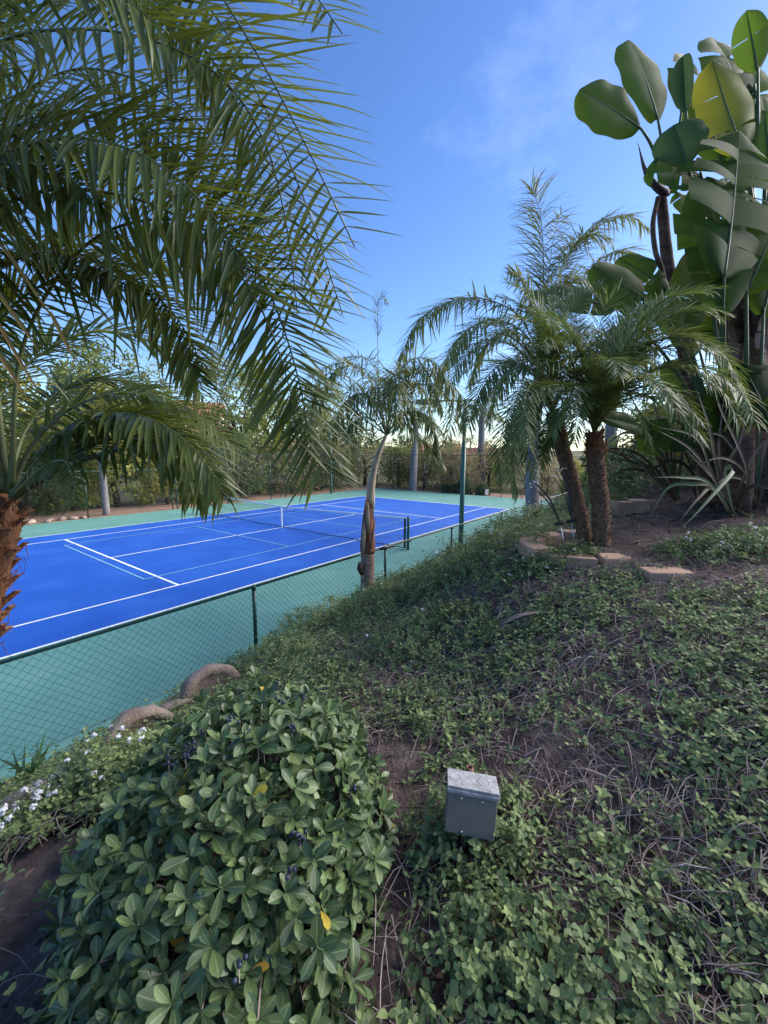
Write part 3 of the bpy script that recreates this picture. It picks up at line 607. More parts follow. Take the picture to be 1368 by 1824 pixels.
# rib curves (photo position and distance), leaflet length, blade facing, individual leaflets?, droop weights
FR = [
 ([(5,875,2.3),(-200,560,2.15),(-190,240,2.0),(-20,85,1.9),(130,52,1.85),(270,72,1.8),(390,135,1.8),(470,250,1.8),(510,400,1.85),(530,560,1.9)], .52, (.15,-.9,.5), False, (6,3,.8,.2)),
 ([(12,875,2.3),(-110,650,2.1),(-80,430,1.95),(40,352,1.88),(150,338,1.82),(290,372,1.8),(395,450,1.8),(470,560,1.85),(515,690,1.9),(530,800,1.95)], .54, (.15,-.92,.4), True, (6,3,1,.3)),
 ([(14,875,2.3),(-150,300,2.15),(-60,-120,2.05),(180,-230,2.0),(340,-90,1.85),(405,10,1.8),(465,108,1.78),(525,220,1.78),(580,330,1.8),(632,440,1.85)], .62, (.2,-.95,.1), True, (9,2,0,0)),
 ([(20,870,2.3),(40,620,2.2),(150,440,2.1),(290,390,2.0),(400,430,1.95),(465,495,1.92),(505,585,1.92),(535,690,1.95),(550,770,1.98),(575,850,2.0)], .54, (.25,-.9,.3), False, (5,3,1.5,.8)),
 ([(12,870,2.3),(-100,200,2.3),(20,-60,2.25),(200,-110,2.2),(360,0,2.1),(450,150,2.1),(520,300,2.1),(575,450,2.1),(610,560,2.15)], .55, (.2,-.95,.2), False, (6,3,1,.3)),
 ([(12,870,2.3),(-120,540,2.0),(-60,330,1.85),(80,250,1.75),(220,262,1.7),(330,330,1.7),(410,430,1.72),(455,540,1.75)], .5, (.1,-.85,.5), False, (6,3,.8,.3)),
 ([(8,872,2.3),(-130,300,2.1),(-80,40,2.0),(60,-40,1.95),(220,-30,1.95),(340,60,1.95),(420,180,1.95),(465,320,2.0)], .5, (.15,-.9,.4), False, (4,3,1,.3)),
 ([(25,880,2.3),(75,815,2.3),(150,760,2.25),(240,740,2.2),(320,765,2.2),(375,825,2.2),(400,890,2.2)], .36, (.1,-.25,1), False, (2,3,3,1)),
 ([(25,884,2.3),(95,835,2.25),(170,790,2.2),(240,780,2.15),(310,815,2.1),(350,870,2.1)], .33, (-.1,.1,1), False, (1,3,3,1)),
 ([(22,886,2.3),(70,838,2.15),(112,820,2.0),(130,850,1.9),(134,900,1.85)], .17, (.0,-.8,.6), False, (2,3,1,0)),
 ([(8,872,2.3),(-170,650,2.2),(-110,350,2.1),(50,215,2.0),(200,205,1.95),(320,265,1.95),(400,370,1.95),(450,500,2.0)], .48, (.1,-.8,.6), False, (6,3,.8,.2)),
 ([(8,872,2.3),(-120,700,2.3),(-60,520,2.25),(80,450,2.2),(210,480,2.15),(310,560,2.15),(370,670,2.15)], .45, (0,-.6,.8), False, (5,3,1.2,.4)),
 ([(6,872,2.3),(-160,500,2.5),(-100,150,2.6),(80,-20,2.6),(240,10,2.6),(360,110,2.55),(430,240,2.55)], .5, (.1,-.8,.6), False, (6,3,.6,.1)),
 ([(4,872,2.3),(-120,560,2.8),(-20,320,3.0),(130,260,3.1),(280,330,3.1),(370,460,3.1)], .52, (.1,-.7,.7), False, (5,3,1,.3)),
 ([(0,875,2.35),(-60,600,2.2),(-60,380,2.05),(20,300,1.9),(110,310,1.8),(170,360,1.7)], .40, (.3,-.9,.2), False, (3,3,1,1)),
 ([(0,875,2.3),(-200,640,2.0),(-220,250,1.7),(-120,0,1.5),(40,-60,1.45),(180,-30,1.45),(300,60,1.5)], .48, (.1,-.9,.4), False, (6,3,.6,.1)),
 ([(10,875,2.35),(50,760,2.7),(120,690,3.0),(220,680,3.2),(310,730,3.3),(360,800,3.3)], .45, (0,-.3,1), False, (2,3,3,1)),
 ([(22,882,2.3),(85,800,2.2),(165,745,2.1),(255,742,2.0),(335,790,1.95),(392,862,1.92)], .36, (.1,-.35,1), False, (1,3,3,1.5)),
 ([(24,886,2.3),(100,845,2.3),(185,808,2.3),(265,800,2.3),(330,840,2.3),(372,900,2.3)], .32, (0,-.1,1), False, (1,3,3,1.5)),
 ([(12,872,2.3),(-60,700,2.25),(10,560,2.2),(120,490,2.15),(230,510,2.1),(310,590,2.1),(360,690,2.1)], .42, (.15,-.7,.7), False, (4,3,1.5,.5)),
 ([(8,872,2.35),(-30,760,2.5),(60,640,2.8),(180,590,3.0),(300,625,3.1),(365,710,3.1)], .42, (.1,-.5,.8), False, (4,3,1.5,.5)),
 ([(0,880,2.3),(-80,800,2.2),(-140,760,2.1),(-200,800,2.0)], .36, (0,-.3,1), False, (2,3,3,1)),
 ([(18,878,2.3),(60,790,2.35),(140,720,2.4),(250,700,2.45),(350,735,2.5),(420,800,2.5)], .38, (.1,-.4,1), False, (2,3,3,1)),
 ([(10,872,2.3),(-90,560,2.3),(-40,260,2.3),(110,130,2.3),(260,150,2.3),(380,250,2.3),(460,390,2.3),(500,520,2.3)], .5, (.2,-.85,.5), False, (6,3,.8,.1)),
 ([(10,872,2.3),(-60,-100,2.2),(130,-330,2.1),(330,-260,2.05),(480,-110,2.0),(560,-10,2.0),(610,60,2.0)], .54, (.3,-.9,.3), False, (8,2,0,0)),
]
for ctrl, ln, nvec, indiv, wts in FR:
    cv = spline([P(*c)-gb for c in ctrl], 60); Lf = float(np.linalg.norm(np.diff(cv, axis=0), axis=1).sum())
    V, F = tube(cv, np.interp(np.linspace(0, 1, 60), [0, .08, .3, 1], [.022, .013, .009, .003]), 6)
    fo = put('frond', make_mesh('frond', V, F, M['rachis'], True), palm)
    npair = int(np.clip(Lf*42, 24, 75 if indiv else 100))
    mats = frond_parts(cv, npair, ln, .025 if ln > .3 else .015, nvec, angle=(80, 58) if wts[0] >= 9 else (72, 46) if wts[0] >= 5 else (68, 38), start=.20, spread=.18, up_mix=.6)
    kk = droop_pick(mats, wts)
    if indiv:
        for j in range(len(mats)):
            o = bpy.data.objects.new('leaflet', LM_near[kk[j]]); COL.objects.link(o); o.parent = fo
            o.matrix_basis = Matrix([list(r_) for r_ in mats[j]]+[[0, 0, 0, 1]])
    else:
        parts = [bake(LT_near[q], mats[kk == q]) for q in range(4) if (kk == q).any()]
        V, F, t, s = join(parts)
        o = put('leaflets', make_mesh('leaflets', V, F, M['date'], True, t, s), fo); o['kind'] = 'stuff'
# a few dying leaflets at the left edge
m_ = []
for (x0, y0, x1, y1) in [(-10,420,95,560),(-20,500,70,620),(-5,570,60,690),(-20,600,40,700),(90,555,130,640)]:
    a, b = P(x0, y0, 1.75)-gb, P(x1, y1, 1.7)-gb; m_.append(frames(a[None], (b-a)[None], np.array([[0, -.6, .8]]), np.linalg.norm(b-a), .016, .5)[0])
V, F, t, s = bake(LT_near[1], m_)
fd = put('frond', make_mesh('frond', *tube(spline([c0, P(-150,600,1.9)-gb, P(-60,430,1.8)-gb, P(-5,420,1.75)-gb], 20), .006, 5), M['rachis'], True), palm); tag(fd, 'dying yellow frond')
o = put('leaflets', make_mesh('leaflets', V, F, M['dateyel'], True, t, s), fd); o['kind'] = 'stuff'

# ================================================================== QUEEN PALMS
def arc(e0, bend, length, n=30, power=1.2):
    s = np.linspace(0, 1, n); e = e0-bend*s**power
    st = length/(n-1); x = np.r_[0, np.cumsum(np.cos(e[:-1])*st)]; z_ = np.r_[0, np.cumsum(np.sin(e[:-1])*st)]
    return np.stack([x, 0*x, z_], 1)
_fcache = {}
def queen_frond_mesh(cv, n_pairs, ln, wd, mat='queen', wts=(1, 3, 4, 2), plumose=.5, nvec=(0, 0, 1), rib=.02, tm=LT_mid, start=.14, angle=(70, 35)):
    mats = frond_parts(cv, n_pairs, ln, wd, nvec, angle=angle, start=start, spread=.15, plumose=plumose, up_mix=.85)
    kk = droop_pick(mats, wts)
    V, F, t, s = join([bake(tm[q], mats[kk == q]) for q in range(len(tm)) if (kk == q).any()])
    Vr, Fr = tube(cv, np.linspace(rib, rib*.2, len(cv)), 5, False); Fr = np.array(Fr)
    n = len(V)
    return make_mesh('frond', np.r_[V, Vr], np.r_[F, Fr+n], [M[mat], M['rachis']], True, np.r_[t, np.zeros(len(Vr))], np.r_[s, np.zeros(len(Vr))], np.r_[np.zeros(len(F)), np.ones(len(Fr))])
def ringed_trunk(pts, r, n=14, rings=40, amp=.035, seed=0):
    c = spline(pts, rings*3); R = np.interp(np.linspace(0, 1, len(c)), np.linspace(0, 1, len(r)), r)
    R = R*(1+amp*(np.arange(len(c)) % 3 == 0)+np.random.default_rng(seed).normal(0, amp*.25, len(c)))
    return tube(c, R, n)

# --- slender palm by the low fence
qb = P(655, 1062, 7.9); qb = np.array([qb[0], qb[1], H(qb[0], qb[1])])
q1 = empty('queen_palm', qb, 'slender feather palm with peeling pale sheath growing beside the low fence', 'palm tree')
tp = P(655, 965, 7.9)-qb; tm_ = P(660, 880, 7.9)-qb; tt = P(672, 815, 7.9)-qb; cr = P(690, 770, 7.9)-qb
V, F = ringed_trunk([(0, 0, -.15), P(655, 1030, 7.9)-qb, P(655, 985, 7.9)-qb], [.15, .135, .13], 14, 14, .04); put('trunk', make_mesh('trunk', V, F, M['palmbark'], True), q1)
m = MB(); m.tube(spline([P(655, 986, 7.9)-qb, tp, P(656, 925, 7.9)-qb, P(659, 890, 7.9)-qb], 16), np.r_[.135, .145, np.linspace(.15, .085, 14)], 14); m.obj('boot', M['redsheath'], q1, True)
for k, (x0, y0, x1, y1, w) in enumerate([(648,985,650,915,.035),(660,978,668,925,.03),(656,950,655,895,.045),(646,930,655,880,.02),(664,925,666,880,.022)]):
    m = MB(); a, b = P(x0, y0, 7.75)-qb, P(x1, y1, 7.77)-qb; mid = (a+b)/2+np.array([0, -.03, 0])
    m.tube([a, mid, b], [w*.5, w, w*.3], 6); m.obj('sheath_strip', M['sheath'] if k % 2 == 0 else M['redsheath'], q1, True)
m = MB(); m.tube(spline([P(659, 905, 7.9)-qb, P(662, 860, 7.9)-qb, tt, cr], 14), np.linspace(.095, .03, 14), 10); m.obj('crownshaft', M['sheath'], q1, True)
m = MB(); m.tube([P(645, 1022, 7.8)-qb, P(640, 1012, 7.75)-qb, P(641, 1002, 7.72)-qb], [.05, .05, .03], 8); m.obj('cut_stub', M['bark'], q1, True)
qf = [ # az measured from +X towards +Y (degrees), start elevation, bend, length
 ([(690,772,7.9),(720,690,7.7),(765,660,7.5),(815,700,7.3),(830,770,7.2)], .52),([(688,775,7.9),(665,690,8.0),(625,650,8.1),(585,680,8.2),(565,740,8.2)], .52),
 ([(690,770,7.9),(700,690,7.6),(735,640,7.2),(780,650,6.9),(800,700,6.7)], .5),([(690,772,7.9),(680,690,8.3),(655,640,8.8),(615,640,9.2),(590,680,9.4)], .5),
 ([(690,772,7.9),(705,700,8.3),(735,680,8.8),(760,710,9.1),(772,760,9.3)], .5),([(688,775,7.9),(670,720,7.4),(640,700,7.0),(605,730,6.8),(590,790,6.7)], .48),
 ([(690,774,7.9),(715,740,7.6),(750,735,7.4),(775,770,7.3),(780,810,7.3)], .42),([(688,776,7.9),(665,750,8.0),(640,745,8.1),(615,775,8.1)], .4),
 ([(690,772,7.9),(694,700,7.5),(702,665,7.0),(706,700,6.6),(705,750,6.5)], .48),([(690,772,7.9),(700,690,8.4),(716,650,9.0),(728,665,9.6)], .45)]
for ctrl, ln in qf+[([(c[0]+RNG.normal(0, 16)*(i > 0), c[1]+(RNG.normal(0, 14)+14)*(i > 0), c[2]+RNG.normal(0, .3)*(i > 0)) for i, c in enumerate(ct)], l_) for ct, l_ in qf]:
    cv = spline([P(*c)-qb for c in ctrl], 30)
    put('frond', queen_frond_mesh(cv, 70, ln, .030, wts=(1, 3, 4, 2), plumose=.7, rib=.014, nvec=(0, -.25, 1)), q1)
cv = spline([P(688,770,7.9)-qb, P(676,700,7.9)-qb, P(673,620,7.9)-qb, P(672,535,7.9)-qb], 30)
put('spear_frond', queen_frond_mesh(cv, 26, .42, .024, wts=(2, 2, 1, 0), plumose=.2, rib=.016, start=.72, nvec=(0, -1, 0), angle=(22, 30)), q1)
cv = spline([P(672,545,7.9)-qb, P(676,530,7.9)-qb, P(684,527,7.85)-qb, P(690,540,7.85)-qb], 10)
put('spear_tip', queen_frond_mesh(cv, 14, .18, .02, mat='queen', wts=(1, 2, 2, 0), plumose=.8, rib=.006, start=.05, nvec=(0, -1, 0)), q1)

# --- tall palm behind the planter
def palm_tree(px, py, t, top, label, r0, fr, grp=None, trunkmat='greybark', cap=None, curve=None):
    b = P(px, py, t); b = np.array([b[0], b[1], max(H(b[0], b[1]), -.05) if UV(b[0], b[1])[1] < -8.55 else -.05])
    root = empty('queen_palm', b, label, 'palm tree', grp)
    ctrl = [(0, 0, -.2)]+[P(*c)-b for c in (curve or [])]+[P(*top)-b]
    V, F = ringed_trunk(ctrl, [r0*1.1, r0, r0*.85, r0*.75], 12, 36, .03); put('trunk', make_mesh('trunk', V, F, M[trunkmat], True), root)
    return root, b, P(*top)-b
q2, b2, c2 = palm_tree(950, 930, 13.5, (962, 640, 13.5), 'tall grey trunked feather palm with plume fronds behind the planter palms', .21, None, curve=[(948, 850, 13.5), (955, 740, 13.5)])
m = MB(); m.tube([c2+np.array([0, 0, -.1]), c2+np.array([.05, 0, .5]), c2+np.array([.05, 0, 1.1])], [.16, .14, .06], 10); m.obj('crownshaft', M['sheath'], q2, True)
for ctrl, ln, npr, nv_ in [
  ([(962,625,13.5),(968,540,13.5),(968,450,13.5),(962,380,13.4),(945,330,13.2)], 1.45, 80, (0,-1,.2)),
  ([(962,630,13.5),(920,560,13.2),(860,532,12.8),(800,538,12.5),(745,575,12.3),(708,645,12.2)], 1.0, 80, (0,-.2,1)),
  ([(964,625,13.5),(985,520,13.6),(1020,440,13.7),(1070,395,13.8),(1120,385,13.9),(1158,410,14)], 1.05, 76, (0,-.3,1)),
  ([(964,630,13.5),(1010,540,14),(1060,470,14.3),(1110,445,14.6),(1150,470,14.8),(1165,530,15)], 1.05, 70, (0,-.2,1)),
  ([(963,628,13.5),(985,540,13.2),(1010,460,13),(1045,420,12.8),(1085,425,12.6)], 1.0, 66, (0,-.3,1)),
  ([(963,628,13.5),(975,520,13.8),(985,430,14),(1000,380,14.1)], 1.0, 60, (0,-.9,.3)),
  ([(960,632,13.5),(930,590,13.0),(880,570,12.4),(830,590,12),(790,650,11.8),(770,720,11.7)], .8, 70, (0,-.2,1)),
  ([(960,632,13.5),(935,600,13.8),(900,590,14.2),(860,620,14.5),(835,690,14.8)], .8, 60, (0,-.2,1)),
  ([(962,630,13.5),(975,560,12.8),(1000,510,12.2),(1040,500,11.8),(1085,540,11.5)], .75, 64, (0,-.2,1)),
  ([(962,630,13.5),(950,560,13.0),(930,500,12.2),(905,480,11.6)], .7, 50, (.2,-.6,.5)),
  ([(962,632,13.5),(950,620,13),(915,640,12.4),(880,700,12.2),(870,760,12.2)], .7, 54, (0,-.2,1)),
  ([(964,630,13.5),(1000,600,14),(1040,610,14.4),(1075,670,14.6)], .75, 54, (0,-.2,1))]:
    cv = spline([P(*c)-b2 for c in ctrl], 36)
    put('frond', queen_frond_mesh(cv, int(npr*1.6), ln, .052, wts=(1, 3, 4, 2), plumose=.55, rib=.025, nvec=nv_), q2)
# --- distant queen palms share four frond meshes
def std_fronds(scale=1.0):
    out = []
    for e0, bd in ((78, 95), (55, 105), (30, 95), (5, 70)):
        cv = arc(rad(e0), rad(bd), 2.6*scale, 22); out.append(queen_frond_mesh(cv, 60, .62*scale, .055*scale, wts=(1, 3, 3, 2), plumose=.6, rib=.025, tm=[flat(2, lin, .1), flat(2, lin, .3), flat(3, lin, .6), flat(3, lin, .9, 1.5)]))
    return out
SF = std_fronds()
def crown_of(root, c, n=16, sc=1.0, seed=1, meshes=SF):
    r = np.random.default_rng(seed)
    for k in range(n):
        o = put('frond', meshes[min(3, int(k*4/n))], root, c, (r.uniform(-.1, .1), 0, k*2.399+r.uniform(-.2, .2))); o.scale = (sc*r.uniform(.85, 1.1),)*3
for (px, py, t, top, lab, sc, r0, sd) in [
  (735, 878, 34.5, (741, 752, 34.5), 'queen palm with grey trunk behind the far fence, left of the light pole', 1.05, .30, 2),
  (857, 873, 37, (858, 742, 37), 'queen palm with grey trunk behind the far fence, right of the light pole', 1.15, .36, 3),
  (1088, 880, 16, (1090, 640, 16), 'queen palm half hidden behind the pair of pygmy date palms', 1.0, .22, 8)]:
    root, b, c = palm_tree(px, py, t, top, lab, r0, None, 'queen palms around the court')
    crown_of(root, c+np.array([0, 0, .1]), 15, sc, sd)
q = MB()
for (px, top, t, sd) in [(757, 786, 95, 5), (838, 786, 110, 6), (1005, 770, 120, 9), (815, 795, 150, 10)]:
    b = P(px, 812, t); b[2] = -.06
    root = empty('fan_palm', b, ['small distant palm left of the light pole above the trees', 'small distant palm right of the light pole above the trees', 'distant palm seen between the pygmy palm trunks', 'tiny farthest palm just left of the light pole'][[5, 6, 9, 10].index(sd)], 'palm tree', 'distant palms on the skyline')
    c = P(px, top, t)-b
    m = MB(); m.tube([(0, 0, 0), c*.5, c], [.3, .26, .22], 7); m.obj('trunk', M['greybark'], root, True)
    crown_of(root, c, 13, 1.0 if t < 100 else 1.1, sd)

# ================================================================== PYGMY DATE PALMS in the planter
LT_pyg = [strip(4, lin, .5, .05, .06), strip(4, lin, .5, .2, .06), strip(5, lin, .5, .45, .06, power=1.7)]
def pygmy(ctrl_trunk, label, fronds, r, seed, ncol):
    b = P(*ctrl_trunk[0]); rg = np.random.default_rng(seed)
    root = empty('pygmy_date_palm', b, label, 'palm tree', 'pygmy date palms in the block ring')
    c = spline([P(*q)-b for q in ctrl_trunk], 60)
    c[0, 2] -= .12
    R = r*(1+rg.normal(0, .05, 60))*np.interp(np.linspace(0, 1, 60), [0, .1, .8, 1], [1.15, .95, 1.0, .8])
    V, F = tube(c, R, 14); put('trunk', make_mesh('trunk', V, F, M['pygbark'], True), root)
    m = MB()
    for k in range(420):                                   # old leaf stubs
        s = .02+.96*k/420; q = s*59; i = min(int(q), 58); a = k*2.399+rg.normal(0, .15); n = np.array([math.cos(a), math.sin(a), 0])
        tdir = unit(c[i+1]-c[i]); p = c[i]*(1-(q-i))+c[i+1]*(q-i)+n*R[i]*.85
        d = unit(n*.8+tdir*.8); l = r*rg.uniform(.25, .5)*(1+.9*(s > .85)); w = r*.17
        sd = unit(np.cross(n, tdir)); 
        m.add([p-sd*w, p+sd*w, p+tdir*w*1.4, p+d*l-sd*w*.45, p+d*l+sd*w*.45], [(0, 1, 4, 3), (1, 2, 4), (2, 0, 3), (2, 3, 4)], rg.random())
    o = m.obj('leaf_stubs', M['pygbark'], root); o['kind'] = 'stuff'
    m = MB()
    for k in range(160):
        s = rg.uniform(.8, 1.0); i = min(int(s*59), 58); a = rg.uniform(0, 6.28); n = np.array([math.cos(a), math.sin(a), 0])
        p = c[i]+n*R[i]*.9; m.tube([p, p+n*.03+np.array([0, 0, .05]), p+n*rg.uniform(.02, .07)+np.array([0, 0, rg.uniform(.02, .14)])], [.004, .003, .001], 3, False, rg.random())
    o = m.obj('fibres', M['fiber'], root); o['kind'] = 'stuff'
    top = c[-1]
    more = []
    for ctrl, ln, nv_, wts in fronds:
        off = rg.normal(0, 1, (2, 3))
        for e in range(2): more.append(([(q[0]+(28*off[e, 0])*(i+1)/len(ctrl), q[1]+(26*off[e, 1]+12)*(i+1)/len(ctrl), q[2]+.35*off[e, 2]*(i+1)/len(ctrl)) for i, q in enumerate(ctrl)], ln, nv_, wts))
    for ctrl, ln, nv_, wts in fronds+more[::2]+more[1::4]:
        cv = spline([top]+[P(*q)-b for q in ctrl], 34)
        Vr, Fr = tube(cv, np.interp(np.linspace(0, 1, 34), [0, .2, 1], [.012, .007, .002]), 5, False)
        fo = put('frond', make_mesh('frond', Vr, Fr, M['rachis'], True), root)
        mats = frond_parts(cv, 58, ln, .0155, nv_, angle=(68, 32), start=.16, spread=.2, endscale=.5, up_mix=.6, plumose=.15)
        kk = droop_pick(mats, wts)
        V, F, t, s = join([bake(LT_pyg[q], mats[kk == q]) for q in range(3) if (kk == q).any()])
        o = put('leaflets', make_mesh('leaflets', V, F, M['pygmy'], True, t, s), fo); o['kind'] = 'stuff'
    return root
pw = (2, 4, 2)
pygmy([(1072,978,4.05),(1070,900,4.05),(1062,830,4.05),(1058,770,4.05)], 'pygmy date palm with straight shaggy trunk, right of the pair in the block ring', [
  ([(1085,690,4.0),(1130,610,3.9),(1190,565,3.8),(1240,552,3.75),(1285,565,3.7)], .27, (0,-.5,1), pw),
  ([(1095,700,3.9),(1160,660,3.6),(1230,660,3.4),(1290,700,3.3),(1318,760,3.25)], .28, (0,-.5,1), pw),
  ([(1090,690,3.9),(1150,620,3.6),(1220,600,3.4),(1285,630,3.25),(1320,690,3.2)], .30, (0,-.5,1), pw),
  ([(1090,720,3.7),(1140,690,3.3),(1200,700,3.1),(1250,750,3.0)], .28, (0,-.4,1), pw),
  ([(1085,690,3.8),(1140,590,3.6),(1200,530,3.5),(1260,515,3.4)], .28, (0,-.6,1), pw),
  ([(1085,710,3.7),(1130,680,3.3),(1180,690,3.1),(1220,740,3.0)], .25, (0,-.5,1), pw),
  ([(1075,680,4.1),(1100,600,4.2),(1140,550,4.3),(1180,535,4.4)], .27, (0,-.7,.8), pw),
  ([(1060,680,4.0),(1065,600,3.9),(1080,545,3.8),(1105,515,3.7)], .26, (0,-.8,.6), pw),
  ([(1050,690,4.0),(1030,620,3.9),(1000,575,3.8),(965,560,3.7),(930,570,3.65)], .27, (0,-.5,1), pw),
  ([(1045,700,3.9),(1005,655,3.7),(955,640,3.5),(905,660,3.4),(870,700,3.3)], .27, (0,-.5,1), pw),
  ([(1045,720,3.8),(1010,690,3.5),(970,690,3.3),(935,730,3.2),(920,790,3.15)], .26, (0,-.4,1), pw),
  ([(1055,690,4.3),(1035,600,4.6),(1010,550,4.9),(975,530,5.1)], .28, (0,-.5,1), pw),
  ([(1075,700,4.3),(1110,640,4.7),(1160,620,5.0),(1210,640,5.2)], .28, (0,-.4,1), pw),
  ([(1065,700,3.7),(1075,650,3.3),(1090,640,3.0),(1105,670,2.8)], .22, (0,-.3,1), pw),
  ([(1048,740,4.1),(1015,720,4.2),(985,740,4.3),(965,790,4.3)], .24, (0,-.4,1), pw),
  ([(1080,730,4.2),(1120,700,4.4),(1165,715,4.5),(1200,760,4.6)], .25, (0,-.4,1), pw),
  ([(1055,720,3.7),(1040,690,3.4),(1020,700,3.2),(1008,750,3.1)], .2, (0,-.4,1), pw)], .085, 21, 0)
pygmy([(1045,972,4.25),(1030,900,4.25),(1005,810,4.25),(984,735,4.25)], 'pygmy date palm with dark leaning trunk, left of the pair in the block ring', [
  ([(960,660,4.2),(925,610,4.0),(880,595,3.9),(840,620,3.8),(815,670,3.75)], .28, (0,-.5,1), pw),
  ([(965,680,4.1),(930,650,3.8),(890,650,3.6),(855,690,3.5),(835,750,3.45)], .28, (0,-.5,1), pw),
  ([(975,660,4.2),(960,590,4.1),(930,545,4.0),(890,530,3.9)], .28, (0,-.7,.8), pw),
  ([(990,650,4.2),(1005,580,4.2),(1035,530,4.2),(1075,505,4.2)], .28, (0,-.7,.8), pw),
  ([(1000,680,4.1),(1040,630,3.9),(1090,620,3.8),(1130,650,3.7)], .27, (0,-.5,1), pw),
  ([(970,690,4.5),(940,630,4.9),(895,610,5.2),(855,640,5.4)], .29, (0,-.5,1), pw),
  ([(965,710,4.2),(935,700,4.1),(905,735,4.0),(890,800,4.0),(893,860,4.0)], .25, (0,-.5,1), pw),
  ([(970,715,3.9),(950,690,3.6),(925,700,3.4),(912,750,3.3),(915,810,3.25)], .23, (0,-.5,1), pw),
  ([(985,660,4.0),(985,600,3.7),(980,570,3.4),(970,570,3.2)], .24, (0,-.6,1), pw),
  ([(975,715,4.5),(950,710,4.8),(925,760,5.0),(920,840,5.0)], .26, (0,-.5,1), pw),
  ([(1000,700,4.5),(1035,660,4.8),(1075,670,5.1),(1105,720,5.2)], .27, (0,-.5,1), pw)], .075, 22, 0)

# ================================================================== PLANTER RING, LOOSE BLOCKS
def wedge(w0, w1, d, h, jit, seed):
    r = np.random.default_rng(seed); V = []; jit *= 2
    for zz in (0, h):
        for (x, y) in ((-w0/2, -d/2), (0, -d/2-.015), (w0/2, -d/2), (w1/2, d/2), (0, d/2), (-w1/2, d/2)):
            V.append((x+r.normal(0, jit), y+r.normal(0, jit), zz+r.normal(0, jit*.5)))
    F = [(5, 4, 3, 2, 1, 0), (6, 7, 8, 9, 10, 11)]+[(i, (i+1) % 6, 6+(i+1) % 6, 6+i) for i in range(6)]
    return make_mesh('block', np.array(V), F, M['block'])
pc = P(1040, 962, 4.15); pcx, pcy = pc[0], pc[1]; PR = .52
ringz = H(pcx, pcy)
ring_ = empty('planter_ring', (pcx, pcy, ringz), 'low ring of pinkish concrete blocks around the pygmy date palms', 'planter')
wm = [wedge(.27, .21, .19, .15, .004, k) for k in range(4)]
for k, a in enumerate(np.arange(78, 290, 27.5)):
    aa = rad(a); x, y = PR*math.cos(aa), PR*math.sin(aa)
    lz = H(pcx+x, pcy+y)-ringz
    put('block', wm[k % 4], ring_, (x, y, max(-.05, min(.03, lz))-.105+.015*math.sin(k*2.1)), (random.uniform(-.03, .03), random.uniform(-.03, .03), aa+math.pi/2), bevel=.008)
def loose_block(px, py, t, rz, w, d_, h, label, name='concrete_block', dz=0, grp=None):
    p = P(px, py, t); o = put(name, wedge(w, w*.94, d_, h, .003, int(px)), None, (p[0], p[1], H(p[0], p[1])-.015+dz), (random.uniform(-.04, .04), random.uniform(-.04, .04), rz), bevel=.007)
    return tag(o, label, 'block', grp)
loose_block(1187, 1000, 3.15, rad(-6),   .32, .17, .09, 'single pinkish concrete block lying alone among the ground cover')
loose_block(1103, 938, 5.3, rad(4), .215, .18, .19, 'tan concrete block beside the pygmy palm trunk, left of the pair on the dirt', grp='pair of edging blocks')
loose_block(1134, 937, 5.32, rad(-8), .215, .18, .17, 'tan concrete block on the bare dirt, right of the pair behind the palms', grp='pair of edging blocks')
# scalloped concrete edgers along the toe of the bank
def edger(px, py, t, w, h, rz, label, th=.17):
    n = 12; V, F = [], []; r = np.random.default_rng(int(px))
    rows = ((-th/2+.035, .66), (-th/2+.012, .74), (-th/2, .80), (-th/2, .955), (-th/2+.022, 1), (th/2-.022, 1), (th/2, .955))
    lump = r.normal(0, .018, n+1)
    for j, (yy, k) in enumerate(rows):
        for i in range(n+1):
            a = math.pi*i/n; kk_ = k*(1+lump[i]); V.append((-w/2*math.cos(a)*kk_+r.normal(0, .004), yy+r.normal(0, .005), h*math.sin(a)**.75*kk_+r.normal(0, .005)))
        V += [(w/2*k, yy, -.35), (-w/2*k, yy, -.35)]
    q = n+3; nr = len(rows)
    for j in range(nr-1):
        for i in range(q): F.append((j*q+i, j*q+(i+1) % q, (j+1)*q+(i+1) % q, (j+1)*q+i))
    F += [tuple(range(q-1, -1, -1)), tuple((nr-1)*q+i for i in range(q))]
    p = PG(px, py); o = put('edging_stone', make_mesh('edging_stone', np.array(V), F, M['edger'], True), None, p, (rad(-14), 0, rz))
    return tag(o, label, 'edging stone', 'arched concrete edging stones')
edger(380, 1240, 5.0, .54, .28, rad(40), 'arched concrete edging stone farthest up the fence, above the shrub')
edger(250, 1318, 3.95, .50, .22, rad(46), 'arched concrete edging stone in the middle, behind white flowers')
edger(318, 1275, 4.5, .40, .12, rad(46), 'low concrete edging piece between the two big arched stones')
edger(60, 1448, 2.75, .32, .12, rad(50), 'arched concrete edging stone nearest the grassy leaves')

# ================================================================== SOLAR STAKE LIGHTS
def stake_light(px, py, t, top, label, stems, seed):
    b = P(px, py, t); root = empty('stake_light', b, label, 'garden light', 'firefly stake lights in the block ring')
    tp_ = P(*top)-b
    m = MB(); m.tube([(0, 0, -.10), tp_], .006, 6); m.obj('stake', M['steel'], root, True)
    ax = unit(np.array([1, .1, .18])); m = MB(); m.tube([tp_-ax*.055, tp_-ax*.03, tp_+ax*.03, tp_+ax*.055], [.012, .019, .019, .012], 8); m.obj('holder', M['black'], root, True)
    for (sx, sy, st) in stems:
        e = P(sx, sy, st)-b; mid = tp_*.45+e*.55+np.array([.03, 0, .02])
        m = MB(); cv = spline([tp_, mid, e], 14); m.tube(cv, .0042, 5); so = m.obj('stem', M['black'], root, True)
        V, F = sphere(.011, e); put('bulb', make_mesh('bulb', V, F, M['bulb'], True), so)
